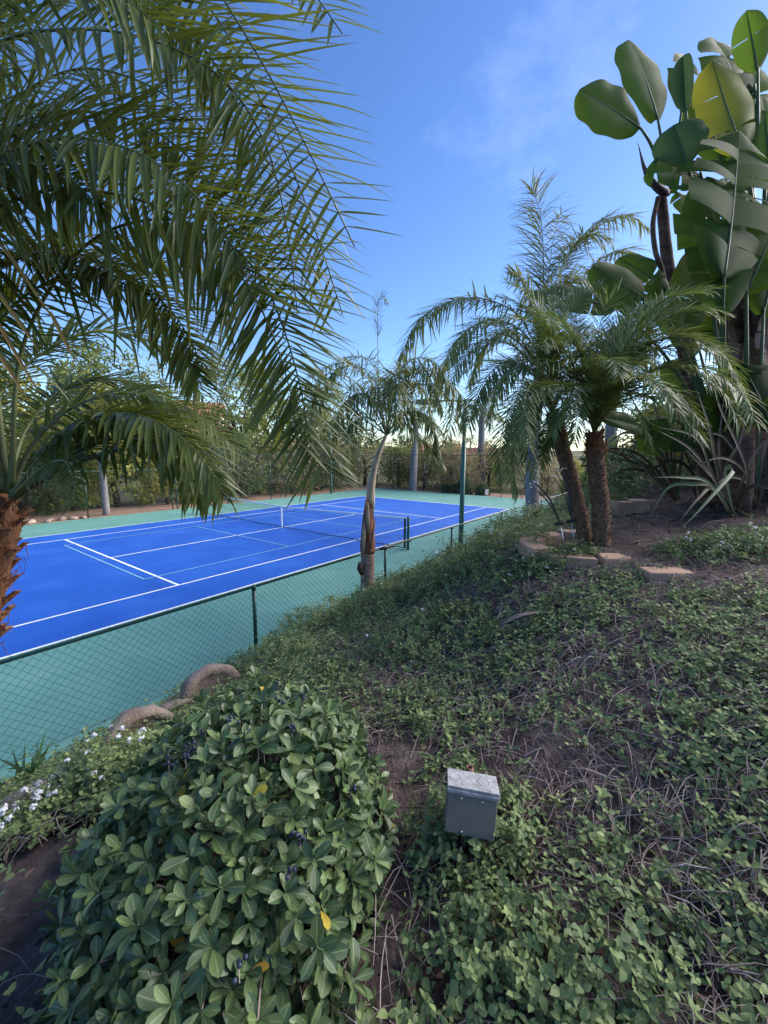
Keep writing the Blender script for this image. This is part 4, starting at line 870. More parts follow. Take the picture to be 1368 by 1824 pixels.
def sphere(r, c=(0, 0, 0), nu=8, nv=6):
    V = [(0, 0, r)]; F = []
    for i in range(1, nv):
        th = math.pi*i/nv
        for j in range(nu): V.append((r*math.sin(th)*math.cos(2*math.pi*j/nu), r*math.sin(th)*math.sin(2*math.pi*j/nu), r*math.cos(th)))
    V.append((0, 0, -r)); n = len(V)-1
    F += [(0, 1+j, 1+(j+1) % nu) for j in range(nu)]
    for i in range(nv-2): F += [(1+i*nu+j, 1+(i+1)*nu+j, 1+(i+1)*nu+(j+1) % nu, 1+i*nu+(j+1) % nu) for j in range(nu)]
    F += [(n, 1+(nv-2)*nu+(j+1) % nu, 1+(nv-2)*nu+j) for j in range(nu)]
    return np.array(V)+np.asarray(c), F
stake_light(1010, 974, 4.0, (998, 932, 4.0), 'cluster of black wands on a steel stake, left one in the block ring', [(944,862,3.95),(950,858,4.1),(953,859,3.9),(946,868,4.15),(957,862,4.0)], 1)
stake_light(1027, 968, 4.12, (1018, 928, 4.12), 'cluster of black wands with white tips, leaning by the palm trunks', [(989,838,4.1),(996,836,4.2),(1002,835,4.05),(1008,834,4.2),(984,848,4.0)], 2)

# ================================================================== GIANT BIRD OF PARADISE
bb = P(1330, 868, 5.0); bb[2] = H(bb[0], bb[1])
bop = empty('bird_of_paradise', bb, 'giant bird of paradise clump with huge paddle leaves on the right', 'plant')
for k, (ctrl, r) in enumerate([([(1290,862,5.0),(1300,740,5.0),(1308,600,4.95),(1318,500,4.9)], .11), ([(1345,860,4.9),(1340,740,4.9),(1338,620,4.9),(1330,520,4.85)], .13),
     ([(1385,850,4.8),(1378,720,4.8),(1362,560,4.7),(1345,380,4.6)], .12), ([(1265,850,5.2),(1240,760,5.2),(1215,600,5.1),(1190,470,5.0),(1178,350,4.95)], .075), ([(1320,870,4.6),(1325,800,4.6),(1330,730,4.6)], .10)]):
    c = spline([P(*q)-bb for q in ctrl], 40); c[0, 2] -= .25
    V, F = tube(c, r*np.interp(np.linspace(0, 1, 40), [0, .5, 1], [1.1, 1, .75])*(1+.05*(np.arange(40) % 4 == 0)), 12); put('stem', make_mesh('stem', V, F, M['bopstem'], True), bop)
def paddle(base, tip, w, mat='bop', up=(0, -1, .25), fold=.25, bend=.12, pet=None, tears=0, seed=0, asym=0.0, curl=0.0):
    """one big leaf: blade with pleated cross veins, torn edge, midrib; petiole down to the clump"""
    r = np.random.default_rng(seed+100); w *= 1.06; tears = tears if seed in (1, 2, 4, 8) else max(tears, 1+seed % 3); a, b = P(*base)-bb, P(*tip)-bb; Ld = np.linalg.norm(b-a); x = (b-a)/Ld
    up = np.asarray(up, float); z_ = unit(up-x*np.dot(x, up)); y_ = np.cross(z_, x)
    n = 96; mcols = 6; VV_ = []; V, F, S, TT = [], [], [], []
    tear_at = set(r.choice(np.arange(18, n-10), tears, replace=False).tolist()) if tears else set()
    prof = lambda s: max(0., 1-(abs(s-.46)/.545)**2.5)**.5 if s > .46 else max(0., 1-((.46-s)/.475)**2.1)**.62
    for sg in (-1, 1):
        ofs = 0.0; rows = []
        gapcut = 0
        for i in range(n+1):
            s = i/n
            cut = (i in tear_at)
            wv = .5*w*prof(s)*(1+asym*sg)if 0 < s < .999 else .05*w
            rows.append((s, wv, i))
        sway = 0.0; droopx = 0.0
        prev = None
        for i, (s, wv, _) in enumerate(rows):
            if i in tear_at or i == 0:
                sway = r.uniform(-.32, .32) if tears else 0; droopx = r.uniform(-.1, .6) if tears else 0
                start_new = True
            else: start_new = False
            line = []
            for j in range(mcols):
                f = j/(mcols-1); yy = sg*wv*f
                shrink = 1.0
                zz = fold*abs(yy)*(1-.35*f) - .10*w*f*f + .018*w*f*f*math.sin(s*17+seed*2+sg) - bend*Ld*s*s + curl*wv*f*f*math.sin(s*5+seed) + sway*wv*f
                xx = Ld*s*(1-.2*bend*s) + .28*wv*f*(1-s) - droopx*wv*f*.3
                line.append(a+x*xx+y_*yy+z_*zz)
            st = len(V); V += line; S += [s]*mcols; VV_ += [(s+.22*(j/(mcols-1)))*Ld*330 for j in range(mcols)]; TT += [(seed*.37) % 1]*mcols
            if prev is not None and not (start_new and i > 0):
                for j in range(mcols-1):
                    F.append((prev+j, st+j, st+j+1, prev+j+1) if sg > 0 else (prev+j, prev+j+1, st+j+1, st+j))
            elif prev is not None:        # tear: blade parts only beyond the inner third, edges pulled apart
                F.append((prev, st, st+1, prev+1) if sg > 0 else (prev, prev+1, st+1, st))
            prev = st
    o = put('leaf', make_mesh('leaf', np.array(V), np.array(F), M[mat], True, np.array(TT), np.array(S), v=np.array(VV_), e=np.tile(np.linspace(0, 1, mcols), len(V)//mcols)), bop)
    s = np.linspace(0, .97, 14)[:, None]; mid = a+x*(Ld*s*(1-.2*bend*s))+z_*(-bend*Ld*s*s-.004)
    pts = mid; 
    m = MB(); m.tube(mid, np.linspace(.010, .002, 14)*(1+.6*w), 6); m.obj('midrib', M['petiole'], o, True)
    if pet:
        cv = spline([P(*q)-bb for q in pet]+[a, a+x*.02], 14)
        m = MB(); m.tube(cv, np.linspace(.028, .011, 14), 7); m.obj('petiole', M['petiole'], o, True)
    return o
paddle((1141,228,4.6), (1036,150,4.5), .62, up=(.1,-1,.2), pet=[(1180,340,4.9),(1165,270,4.7)], seed=1, bend=.06, fold=.15)
paddle((1172,212,4.7), (1130,50,4.8), .56, up=(.2,-1,.1), pet=[(1180,345,4.9),(1180,270,4.8)], seed=2, bend=.08, fold=.12)
paddle((1215,190,4.9), (1236,72,5.1), .42, up=(.3,-1,.2), pet=[(1195,340,4.9)], seed=3)
paddle((1222,200,4.5), (1215,95,4.5), .2, 'boplight', up=(-.8,-.6,.1), fold=1.3, pet=[(1230,320,4.7)], seed=4, bend=.05)
paddle((1318,190,4.9), (1292,22,5.1), .62, up=(.1,-1,.1), pet=[(1345,380,4.7)], seed=5, bend=.15)
paddle((1350,125,4.7), (1330,18,4.6), .32, up=(-.5,-.8,.2), pet=[(1350,330,4.6)], seed=6, bend=0)
paddle((1345,160,4.9), (1240,150,5.2), .5, up=(.3,-1,.5), pet=[(1348,330,4.7)], seed=26, bend=.1)
paddle((1325,270,4.6), (1264,118,4.7), .52, 'bopyel', up=(-.1,-1,.0), pet=[(1345,390,4.7)], seed=7, bend=-.05, fold=.2)
paddle((1224,295,4.3), (1205,205,4.2), .46, 'boplight', up=(-.2,-.8,-.5), pet=[(1265,430,4.5),(1245,360,4.4)], seed=8, bend=.3, fold=.4, curl=.3)
paddle((1250,315,4.4), (1160,293,4.3), .40, up=(.1,-1,.25), pet=[(1290,480,4.6)], seed=9, tears=3)
paddle((1290,495,4.0), (1332,215,4.1), 1.05, up=(.1,-1,.05), pet=[(1284,660,4.4),(1286,580,4.2)], seed=10, tears=9, fold=.1, bend=.05)
paddle((1290,560,4.1), (1268,300,4.2), .60, up=(-.2,-1,.1), pet=[(1288,660,4.4)], seed=11, tears=6, fold=.1, bend=.05)
paddle((1185,560,4.6), (1066,462,4.4), .50, up=(-.1,-1,.3), pet=[(1260,760,5.0),(1225,640,4.8)], seed=12, fold=.2, bend=.1)
paddle((1195,520,4.8), (1108,448,4.8), .40, up=(0,-1,.3), pet=[(1265,740,5.0),(1230,620,4.9)], seed=13)
paddle((1098,548,4.9), (950,508,4.8), .34, 'boplight', up=(0,-.9,.5), pet=[(1270,780,5.1),(1190,640,5.0)], seed=14, bend=.08)
paddle((1246,440,4.5), (1222,590,4.5), .52, up=(.1,-1,.1), pet=[(1290,700,4.8),(1262,500,4.6)], seed=15, bend=.05, fold=.3)
paddle((1165,768,5.0), (1080,735,4.8), .34, up=(0,-.9,.6), pet=[(1290,850,5.0),(1230,800,5.0)], seed=16)
paddle((1200,745,5.0), (1150,800,4.9), .40, up=(0,-.9,.5), pet=[(1290,850,5.0),(1240,780,5.0)], seed=17)
paddle((1300,690,4.9), (1235,790,4.8), .42, up=(.1,-1,.3), pet=[(1310,850,5.0),(1312,740,4.9)], seed=18, bend=.1)
paddle((1340,600,4.9), (1306,530,5.1), .40, 'boplight', up=(.2,-.9,.3), pet=[(1345,850,5.0),(1348,700,4.9)], seed=19, bend=.2)
paddle((1375,760,4.4), (1330,640,4.4), .55, up=(-.2,-1,.1), pet=[(1385,850,4.6)], seed=20, tears=4)
paddle((1290,770,4.7), (1200,790,4.6), .22, up=(.1,-.6,.9), pet=[(1330,860,4.8)], seed=21)
paddle((1360,560,4.4), (1395,420,4.4), .7, up=(-.1,-1,.1), pet=[(1350,760,4.6)], seed=22, tears=5)
paddle((1330,520,4.3), (1420,330,4.3), .8, up=(-.2,-1,.1), pet=[(1330,720,4.6)], seed=23, tears=6)
paddle((1370,330,4.5), (1372,140,4.6), .45, up=(-.3,-1,.1), pet=[(1360,480,4.6)], seed=24, tears=2)
paddle((1230,640,5.2), (1225,520,5.3), .5, up=(.1,-1,.1), pet=[(1280,800,5.2)], seed=25)
paddle((1330,640,5.3), (1275,560,5.4), .5, up=(.1,-1,.1), pet=[(1330,850,5.2)], seed=27)
for k, (b0, t0, w0, up0, pt0, tr0) in enumerate([
  ((1290,300,5.3), (1255,150,5.4), .55, (.2,-1,.1), [(1320,470,5.1)], 2), ((1330,330,5.2), (1345,170,5.3), .6, (-.1,-1,.1), [(1340,480,5.0)], 3),
  ((1270,420,5.2), (1215,330,5.2), .45, (.2,-1,.3), [(1310,560,5.1)], 2), ((1345,440,4.9), (1300,300,5.0), .6, (.1,-1,.1), [(1345,600,5.0)], 4),
  ((1300,640,5.0), (1262,500,5.0), .5, (.1,-1,.1), [(1320,800,5.1)], 3), ((1355,640,5.0), (1372,500,5.0), .55, (-.2,-1,.1), [(1350,800,5.0)], 3),
  ((1240,600,5.3), (1180,520,5.3), .48, (.1,-1,.3), [(1290,800,5.2)], 0), ((1365,240,4.9), (1330,90,5.0), .55, (0,-1,.1), [(1360,420,4.8)], 3),
  ((1250,700,5.2), (1190,640,5.2), .42, (.1,-1,.4), [(1300,840,5.2)], 0), ((1352,720,4.8), (1290,690,4.7), .4, (.1,-1,.5), [(1350,840,4.9)], 2)]):
    paddle(b0, t0, w0, up=up0, pet=pt0, seed=40+k, tears=tr0, bend=.1, fold=.18)
for k, (b0, t0, w0) in enumerate([((1300,560,4.85),(1292,690,4.8),.22), ((1335,600,4.75),(1345,740,4.7),.26), ((1322,640,4.8),(1316,770,4.75),.24), ((1362,560,4.6),(1372,700,4.55),.26), ((1283,700,4.95),(1276,820,4.9),.2), ((1348,690,4.7),(1340,830,4.65),.22), ((1212,560,5.05),(1222,660,5.0),.14)]):
    tag(paddle(b0, t0, w0, 'dryleaf', up=(.2*(-1)**k,-1,.1), fold=.9, bend=-.05, tears=5, seed=70+k), 'dead brown hanging leaf')
m = MB(); cvb = spline([P(1192,345,4.85)-bb, P(1172,335,4.8)-bb, P(1150,305,4.75)-bb, P(1136,253,4.7)-bb], 12); m.tube(cvb, [.03,.042,.045,.042,.037,.032,.026,.02,.015,.010,.006,.002], 8)
cvb = spline([P(1160,330,4.8)-bb, P(1147,300,4.78)-bb, P(1140,275,4.76)-bb], 8); m.tube(cvb, [.02,.03,.028,.022,.016,.01,.006,.002], 8); m.obj('flower_bract', M['bract'], bop, True)
m = MB(); m.tube(spline([P(1172,352,4.9)-bb, P(1163,400,4.85)-bb, P(1168,450,4.85)-bb, P(1178,478,4.85)-bb, P(1185,520,4.9)-bb], 14), .028, 8); m.obj('flower_stalk', M['bopstem'], bop, True)

# ================================================================== FLAX
def strap_clump(px, py, t, label, leaves, mat, seed, w=.045):
    b = P(px, py, t); b[2] = H(b[0], b[1])-.01; r = np.random.default_rng(seed)
    root = empty('flax_plant', b, label, 'plant', 'strappy flax clumps under the paddle leaves')
    for k, (ctrl, mm) in enumerate(leaves):
        cv = spline([(r.uniform(-.04, .04), r.uniform(-.04, .04), 0)]+[P(*q)-b for q in ctrl], 26)
        T = unit(np.gradient(cv, axis=0)); sd = unit(np.cross(T, np.array([.25, -1, .15])))
        nn = np.cross(sd, T); s = np.linspace(0, 1, 26); wd = w*np.minimum(1, .55+s*1.4)*(1-s**3.5)*r.uniform(.8, 1.15)+.0015
        V = np.stack([cv-sd*wd[:, None]*.5+nn*wd[:, None]*.18, cv, cv+sd*wd[:, None]*.5+nn*wd[:, None]*.18], 1).reshape(-1, 3)
        F = np.array([q for i in range(25) for q in ((i*3, i*3+3, i*3+4, i*3+1), (i*3+1, i*3+4, i*3+5, i*3+2))])
        put('strap_leaf', make_mesh('strap_leaf', V, F, M[mm or mat], True, np.full(len(V), r.random()), np.repeat(s, 3)), root)
    return root
A = None
strap_clump(1205, 872, 5.6, 'tall brownish flax clump behind the bare dirt mound', [
  ([(1160,800,5.5),(1120,770,5.4),(1080,790,5.3)], A), ([(1150,830,5.5),(1110,810,5.4),(1060,800,5.3)], A), ([(1165,790,5.6),(1130,720,5.6),(1115,690,5.6)], A), ([(1180,790,5.6),(1165,720,5.6),(1150,660,5.6)], A),
  ([(1150,820,5.4),(1100,800,5.2),(1040,812,5.0)], A), ([(1190,780,5.6),(1190,700,5.6),(1195,650,5.7)], A), ([(1170,840,5.4),(1130,825,5.3),(1090,800,5.2)], A), ([(1200,790,5.7),(1210,720,5.8),(1220,680,5.8)], A),
  ([(1160,845,5.3),(1110,838,5.1),(1070,870,5.0)], A), ([(1215,800,5.6),(1235,740,5.6),(1250,700,5.6)], A), ([(1170,800,5.7),(1120,760,5.8),(1085,770,5.9)], 'flaxgreen'), ([(1190,830,5.4),(1160,790,5.2),(1135,770,5.1)], 'flaxgreen'),
  ([(1130,815,5.0),(1105,800,4.8),(1092,840,4.7),(1090,855,4.65)], 'flaxgreen'), ([(1185,800,5.5),(1175,750,5.4),(1160,720,5.3)], A), ([(1150,835,5.6),(1118,822,5.7),(1085,815,5.8)], A)], 'flax', 31, .055)
strap_clump(1306, 915, 4.5, 'brown tinged flax plant rooted in the bare dirt on the right', [
  ([(1275,860,4.4),(1230,800,4.3),(1175,768,4.2)], A), ([(1280,850,4.45),(1262,760,4.4),(1240,690,4.4)], A), ([(1270,850,4.3),(1240,780,4.1),(1170,760,4.0)], A), ([(1285,850,4.5),(1280,790,4.5),(1290,700,4.5)], A),
  ([(1262,860,4.2),(1215,850,4.0),(1165,850,3.9)], 'flaxgreen'), ([(1290,840,4.4),(1320,780,4.4),(1330,700,4.4)], A), ([(1320,860,4.4),(1350,800,4.4),(1390,760,4.4)], A), ([(1270,870,4.3),(1245,885,4.1),(1210,930,4.0),(1160,980,3.95)][:3], A),
  ([(1330,870,4.3),(1370,870,4.2),(1400,900,4.1)], A), ([(1330,840,4.3),(1280,720,4.2),(1268,650,4.2)], A), ([(1275,870,4.2),(1290,840,3.9),(1305,838,3.7),(1270,880,3.5),(1230,925,3.4),(1208,944,3.38)][1:], 'flaxgreen'),
  ([(1285,870,4.4),(1250,830,4.4),(1220,800,4.4)], A), ([(1270,868,4.3),(1235,862,4.2),(1190,868,4.15),(1155,925,4.1)], 'flaxgreen')], 'flax', 32, .05)

strap_clump(1348, 892, 4.7, 'dark strappy clump under the paddle trunks at the right edge', [
  ([(1320,830,4.6),(1290,780,4.5),(1255,770,4.4)], A), ([(1345,800,4.7),(1335,720,4.7),(1320,660,4.7)], A), ([(1360,810,4.7),(1370,740,4.7),(1385,690,4.7)], A), ([(1325,840,4.5),(1285,815,4.3),(1240,830,4.2)], A),
  ([(1335,820,4.6),(1310,740,4.5),(1285,720,4.4)], A), ([(1365,850,4.6),(1400,820,4.5),(1430,840,4.4)], A), ([(1330,860,4.5),(1295,850,4.4),(1262,875,4.3)], A), ([(1350,830,4.6),(1352,760,4.5),(1345,700,4.4)], 'flaxgreen')], 'flax', 33, .05)
strap_clump(1250, 880, 5.4, 'brown strappy clump between the two larger flax plants', [
  ([(1225,820,5.4),(1195,780,5.4),(1160,790,5.3)], A), ([(1245,800,5.4),(1240,730,5.4),(1230,690,5.4)], A), ([(1260,800,5.4),(1275,740,5.4),(1300,720,5.4)], A), ([(1230,840,5.3),(1195,820,5.2),(1150,845,5.1)], A),
  ([(1240,820,5.4),(1215,750,5.3),(1195,735,5.3)], A), ([(1265,830,5.3),(1295,800,5.2),(1325,815,5.1)], A)], 'flax', 34, .05)
# ================================================================== FOREGROUND SHRUB (blue-berried hawthorn)
sc_ = np.array([-.51, 1.36]); sz = H(*sc_)-.04
shrub = empty('hawthorn_shrub', (sc_[0], sc_[1], sz), 'large rounded evergreen shrub with leathery leaves and blue berries in front', 'shrub')
SR = np.array([.515, .66, .61])
def surf_pt(az, el, k=1.0):
    rr_ = 1+.10*(vnoise(np.array([az*2]), np.array([el*3]), 1.0, 11)[0]-.5)*2
    d = np.array([math.cos(el)*math.cos(az), math.cos(el)*math.sin(az), math.sin(el)])
    return d*SR*k*rr_, unit(d/SR)
ros = []; golden = 2.399963
NR = 680
for k in range(NR):
    zf = 1-(k+.5)/NR*1.02; el = math.asin(max(-.05, zf)); az = k*golden
    p, n = surf_pt(az, el, RNG.uniform(.86, 1.04)); ros.append((p, n))
for k in range(200):
    el = math.asin(RNG.uniform(0, 1)); p, n = surf_pt(RNG.uniform(0, 6.28), el, RNG.uniform(.55, .85)); ros.append((p, n))
mats, outer = [], []
for p, n in ros:
    ax = unit(n+np.array([0, 0, .55])+RNG.normal(0, .22, 3)); t1 = unit(np.cross(ax, [.3, .5, .1])); t2 = np.cross(ax, t1)
    nl = RNG.integers(6, 10); ph = RNG.uniform(0, 6.28); sz_ = RNG.uniform(.85, 1.15)
    for j in range(nl):
        a = ph+j*2.399; tiltup = .25+.9*(j/nl)+RNG.normal(0, .12)
        d = unit((t1*math.cos(a)+t2*math.sin(a))*math.cos(tiltup)+ax*math.sin(tiltup))
        ln = (.071-.026*(j/nl))*sz_*RNG.uniform(.8, 1.15)
        base = p+ax*(.022*j/nl)+d*.004
        mats.append((base, d, ax+RNG.normal(0, .25, 3), ln, ln*RNG.uniform(.40, .52)))
pos = np.array([q[0] for q in mats]); FRM = frames(pos, np.array([q[1] for q in mats]), np.array([q[2] for q in mats]), np.array([q[3] for q in mats]), np.array([q[4] for q in mats]), np.array([q[3] for q in mats]))
camv = unit(np.array([0, 0, CAMZ])-np.array([sc_[0], sc_[1], sz])-pos)
dist = np.linalg.norm(np.array([0, 0, CAMZ])-np.array([sc_[0], sc_[1], sz])-pos, axis=1)
outw = np.linalg.norm(pos/SR, axis=1)
facing = (unit(pos/SR**2)*camv).sum(1)
tips = pos+np.array([q[1] for q in mats])*np.array([q[3] for q in mats])[:, None]
vis = (facing > .15) & (outw > .9)
score = np.where(vis, np.array([q[3]*q[4] for q in mats])/dist**2*(outw**3)*np.abs((FRM[:, :, 2]/np.linalg.norm(FRM[:, :, 2], axis=1, keepdims=True)*camv).sum(1)), -1)
order = np.argsort(-score); sel = order[:300]; rest = order[300:]
kk = RNG.integers(0, 3, len(mats))
LMs = leaflet_meshes('leaf', LT_shrub, M['shrub'])
for q in sel:
    o = bpy.data.objects.new('leaf', LMs[kk[q]]); COL.objects.link(o); o.parent = shrub; o.matrix_basis = Matrix([list(r_) for r_ in FRM[q]]+[[0, 0, 0, 1]])
yl = rest[RNG.random(len(rest)) < .006]; rest = np.setdiff1d(rest, yl)
V, F, t, s = join([bake(LT_shrub[q], FRM[rest[kk[rest] == q]]) for q in range(3)])
o = put('foliage', make_mesh('foliage', V, F, M['shrub'], True, t, s, e=np.tile([1., 0, 1], len(V)//3)), shrub); o['kind'] = 'stuff'
YM = leaflet_meshes('leaf', LT_shrub[:1], M['shrubyel'])[0]
for q in yl:
    o = bpy.data.objects.new('leaf', YM); COL.objects.link(o); o.parent = shrub; o.matrix_basis = Matrix([list(r_) for r_ in FRM[q]]+[[0, 0, 0, 1]]); tag(o, 'yellowed leaf')
m = MB()
for k in range(260):
    p, n = ros[RNG.integers(0, len(ros))]; st = np.array([RNG.normal(0, .06), RNG.normal(0, .06), 0.]); mid = (st+p)/2+np.array([0, 0, -.03])+RNG.normal(0, .03, 3)
    m.tube(spline([st, mid, p], 6), np.linspace(.008, .003, 6), 4, False, RNG.random())
o = m.obj('branches', M['twig'], shrub); o['kind'] = 'stuff'
SV, SF_ = sphere(.0065); bme = make_mesh('berry', SV, SF_, M['berry'], True)
for (px, py, t, nb_) in [(535,1490,1.42,12),(515,1555,1.36,5),(495,1222,1.98,6),(520,1300,1.80,5),(330,1345,1.72,7),(345,1330,1.74,6),(410,1290,1.84,5),(540,1240,1.92,6),(655,1335,1.72,6),(500,1250,1.9,5),(625,1405,1.62,4),(365,1300,1.78,4),(300,1355,1.72,4),(425,1720,1.14,4),(470,1335,1.74,3),(575,1232,1.93,4)]:
    tt_ = np.linspace(.7, 2.6, 400); qq = np.stack([P(px, py, a_) for a_ in tt_])-np.array([sc_[0], sc_[1], sz]); rr2 = np.linalg.norm(qq/SR, axis=1)
    c = qq[int(np.argmax(rr2 < 1.085))] if (rr2 < 1.085).any() else qq[int(np.argmin(rr2))]
    bc = put('berry_cluster', make_mesh('berry_cluster', *(lambda a: (a[0], a[1]))(tube([c-np.array([0, 0, .05]), c], .0016, 4)), M['twig']), shrub)
    for j in range(nb_):
        put('berry', bme, bc, c+np.array([RNG.normal(0, .012), RNG.normal(0, .012), RNG.normal(.002, .008)]))

# ================================================================== GROUND COVER (uncountable)
def ground_pts(n, x0, x1, y0, y1, dens):
    x = RNG.uniform(x0, x1, n); y = RNG.uniform(y0, y1, n); u, v = UV(x, y)
    k = (v < np.where(u < -7.4, -9.14, -8.75)) & (RNG.random(n) < dens(x, y)); return x[k], y[k]
def pxy(x, y, z):
    """where a ground point falls in the photo; used to lay out bare and planted patches of the bank"""
    d = np.stack([x, y, z], -1)-_cm[:3, 3]; zc = -(d@_cm[:3, 2]); zc = np.where(zc < .1, .1, zc)
    return 684+FPX*(d@_cm[:3, 0])/zc, 912-FPX*(d@_cm[:3, 1])/zc
# bare patches given as ground polygons
def gpoly(pts): return np.array([P(*q)[:2] for q in pts])
def inside(x, y, poly):
    c = np.zeros(x.shape, bool); n = len(poly)
    for i in range(n):
        x0, y0 = poly[i]; x1, y1 = poly[(i+1) % n]
        k = ((y0 > y) != (y1 > y)) & (x < (x1-x0)*(y-y0)/(y1-y0+1e-12)+x0); c ^= k
    return c
gl = lambda px, py: PZ(px, py, 1.6)[:2]
BARE = [np.array([gl(660,1290), gl(760,1330), gl(765,1430), gl(735,1520), gl(745,1600), gl(800,1700), gl(830,1830), gl(700,1900), gl(600,1700), gl(560,1400)]),
        np.array([gl(-200,1470), gl(20,1480), gl(130,1440), gl(200,1420), gl(160,1560), gl(100,1850), gl(-300,1900)]),
        gpoly([(1085,960,4.6),(1090,905,5.6),(1150,870,7.0),(1300,840,6.5),(1500,830,6.0),(1500,935,4.0),(1340,950,3.8),(1240,968,3.7),(1150,985,3.8)])]
RINGC = np.array([pcx, pcy])
def dens(x, y):
    n1 = vnoise(x, y, 1.3, 21); n2 = vnoise(x, y, 3.7, 22)
    d = np.clip(.64+1.5*(n1-.45)+1.0*(n2-.5), .05, 1)
    for b in BARE: d = np.where(inside(x, y, b), .02, d)
    d = np.where((x-pcx)**2+(y-pcy)**2 < .62**2, .0, d)
    ds = np.hypot((x-sc_[0])/.62, (y-sc_[1])/.70); d = np.where(ds < .95, .0, d)
    tw = np.exp(-(((x-1.15)/.55)**2+((y-2.25)/.45)**2)); d = d*(1-.70*tw)
    tw = np.exp(-(((x-1.55)/.5)**2+((y-1.25)/.4)**2)); d = d*(1-.45*tw)
    return d
def sprig(seed, nlf, ln, h):
    r = np.random.default_rng(seed); parts = []; cv = spline([(0, 0, -.01), (r.normal(0, .02), r.normal(0, .02), h*.5), (r.normal(0, .05), r.normal(0, .05), h)], 8)
    M_ = []; k_ = []
    for j in range(nlf):
        s = .25+.75*(j//2)/(max(1, nlf//2-1)); p = cv[int(s*7)]; a = (j % 2)*math.pi+(j//2)*1.57+r.normal(0, .25)
        up_ = .25+.5*s; d = np.array([math.cos(a)*math.cos(up_), math.sin(a)*math.cos(up_), math.sin(up_)*.8])
        l = ln*(1.1-.55*s)*r.uniform(.8, 1.15); M_.append(frames(p[None], d[None], np.array([[0, 0, 1.]])+r.normal(0, .2, (1, 3)), l, l*.62, l)[0]); k_.append(j % 2)
    M_ = np.array(M_); k_ = np.array(k_)
    V, F, t, s = join([bake(LT_cover[q], M_[k_ == q]) for q in (0, 1)])
    return V, F, t, s, cv
SPR = [sprig(k, 10, .036, .085) for k in range(6)]+[sprig(k+10, 8, .030, .06) for k in range(3)]
def scatter(x, y, scale, name, label, flip=None, lift=0.0):
    z_ = hgt(x, y)+lift; k = RNG.integers(0, len(SPR), len(x)); parts = []
    e = .05; nx = -(hgt(x+e, y)-hgt(x-e, y))/(2*e); ny = -(hgt(x, y+e)-hgt(x, y-e))/(2*e)
    for q in range(len(SPR)):
        m_ = np.where(k == q)[0]
        if not len(m_): continue
        n = len(m_); a = RNG.uniform(0, 6.28, n); up = unit(np.stack([nx[m_]*.7, ny[m_]*.7, np.ones(n)], 1)+RNG.normal(0, .36, (n, 3)))
        xd = np.stack([np.cos(a), np.sin(a), np.zeros(n)], 1); sc = scale*RNG.uniform(.5, 1.25, n)
        fm = frames(np.stack([x[m_], y[m_], z_[m_]], 1), xd, up, sc, sc, sc)
        # exact up: rebuild so z is up
        xx = unit(xd-up*(xd*up).sum(1, keepdims=True)); yy = np.cross(up, xx); fm = np.stack([xx*sc[:, None], yy*sc[:, None], up*sc[:, None], np.stack([x[m_], y[m_], z_[m_]], 1)], -1)
        V, F, t, s = SPR[q][:4]
        bV, bF, bt, bs = bake((V, F, s), fm, np.zeros(n)); bt = (np.repeat(RNG.normal(.40, .26, n), len(V))+np.tile((t-.5)*.5, n)).clip(0, .98)
        parts.append((bV, bF, bt, bs))
    V, F, t, s = join(parts)
    o = put(name, make_mesh(name, V, F, M['cover'], True, t, s)); return tag(o, label, 'ground cover', None, 'stuff')
x, y = ground_pts(19000, -2.6, 2.6, .55, 3.2, dens)
scatter(x, y, 1.08, 'ground_cover', 'trailing lantana ground cover with small green leaves over the near bank')
x, y = ground_pts(16000, -3.2, 5.5, 3.0, 8.5, dens)
scatter(x, y, 1.4, 'ground_cover', 'low lantana ground cover spreading over the middle of the bank')
x, y = ground_pts(9000, -1, 11, 7.5, 22, lambda x, y: dens(x, y)*.9)
scatter(x, y, 2.0, 'ground_cover', 'green ground cover on the far end of the bank by the fence')
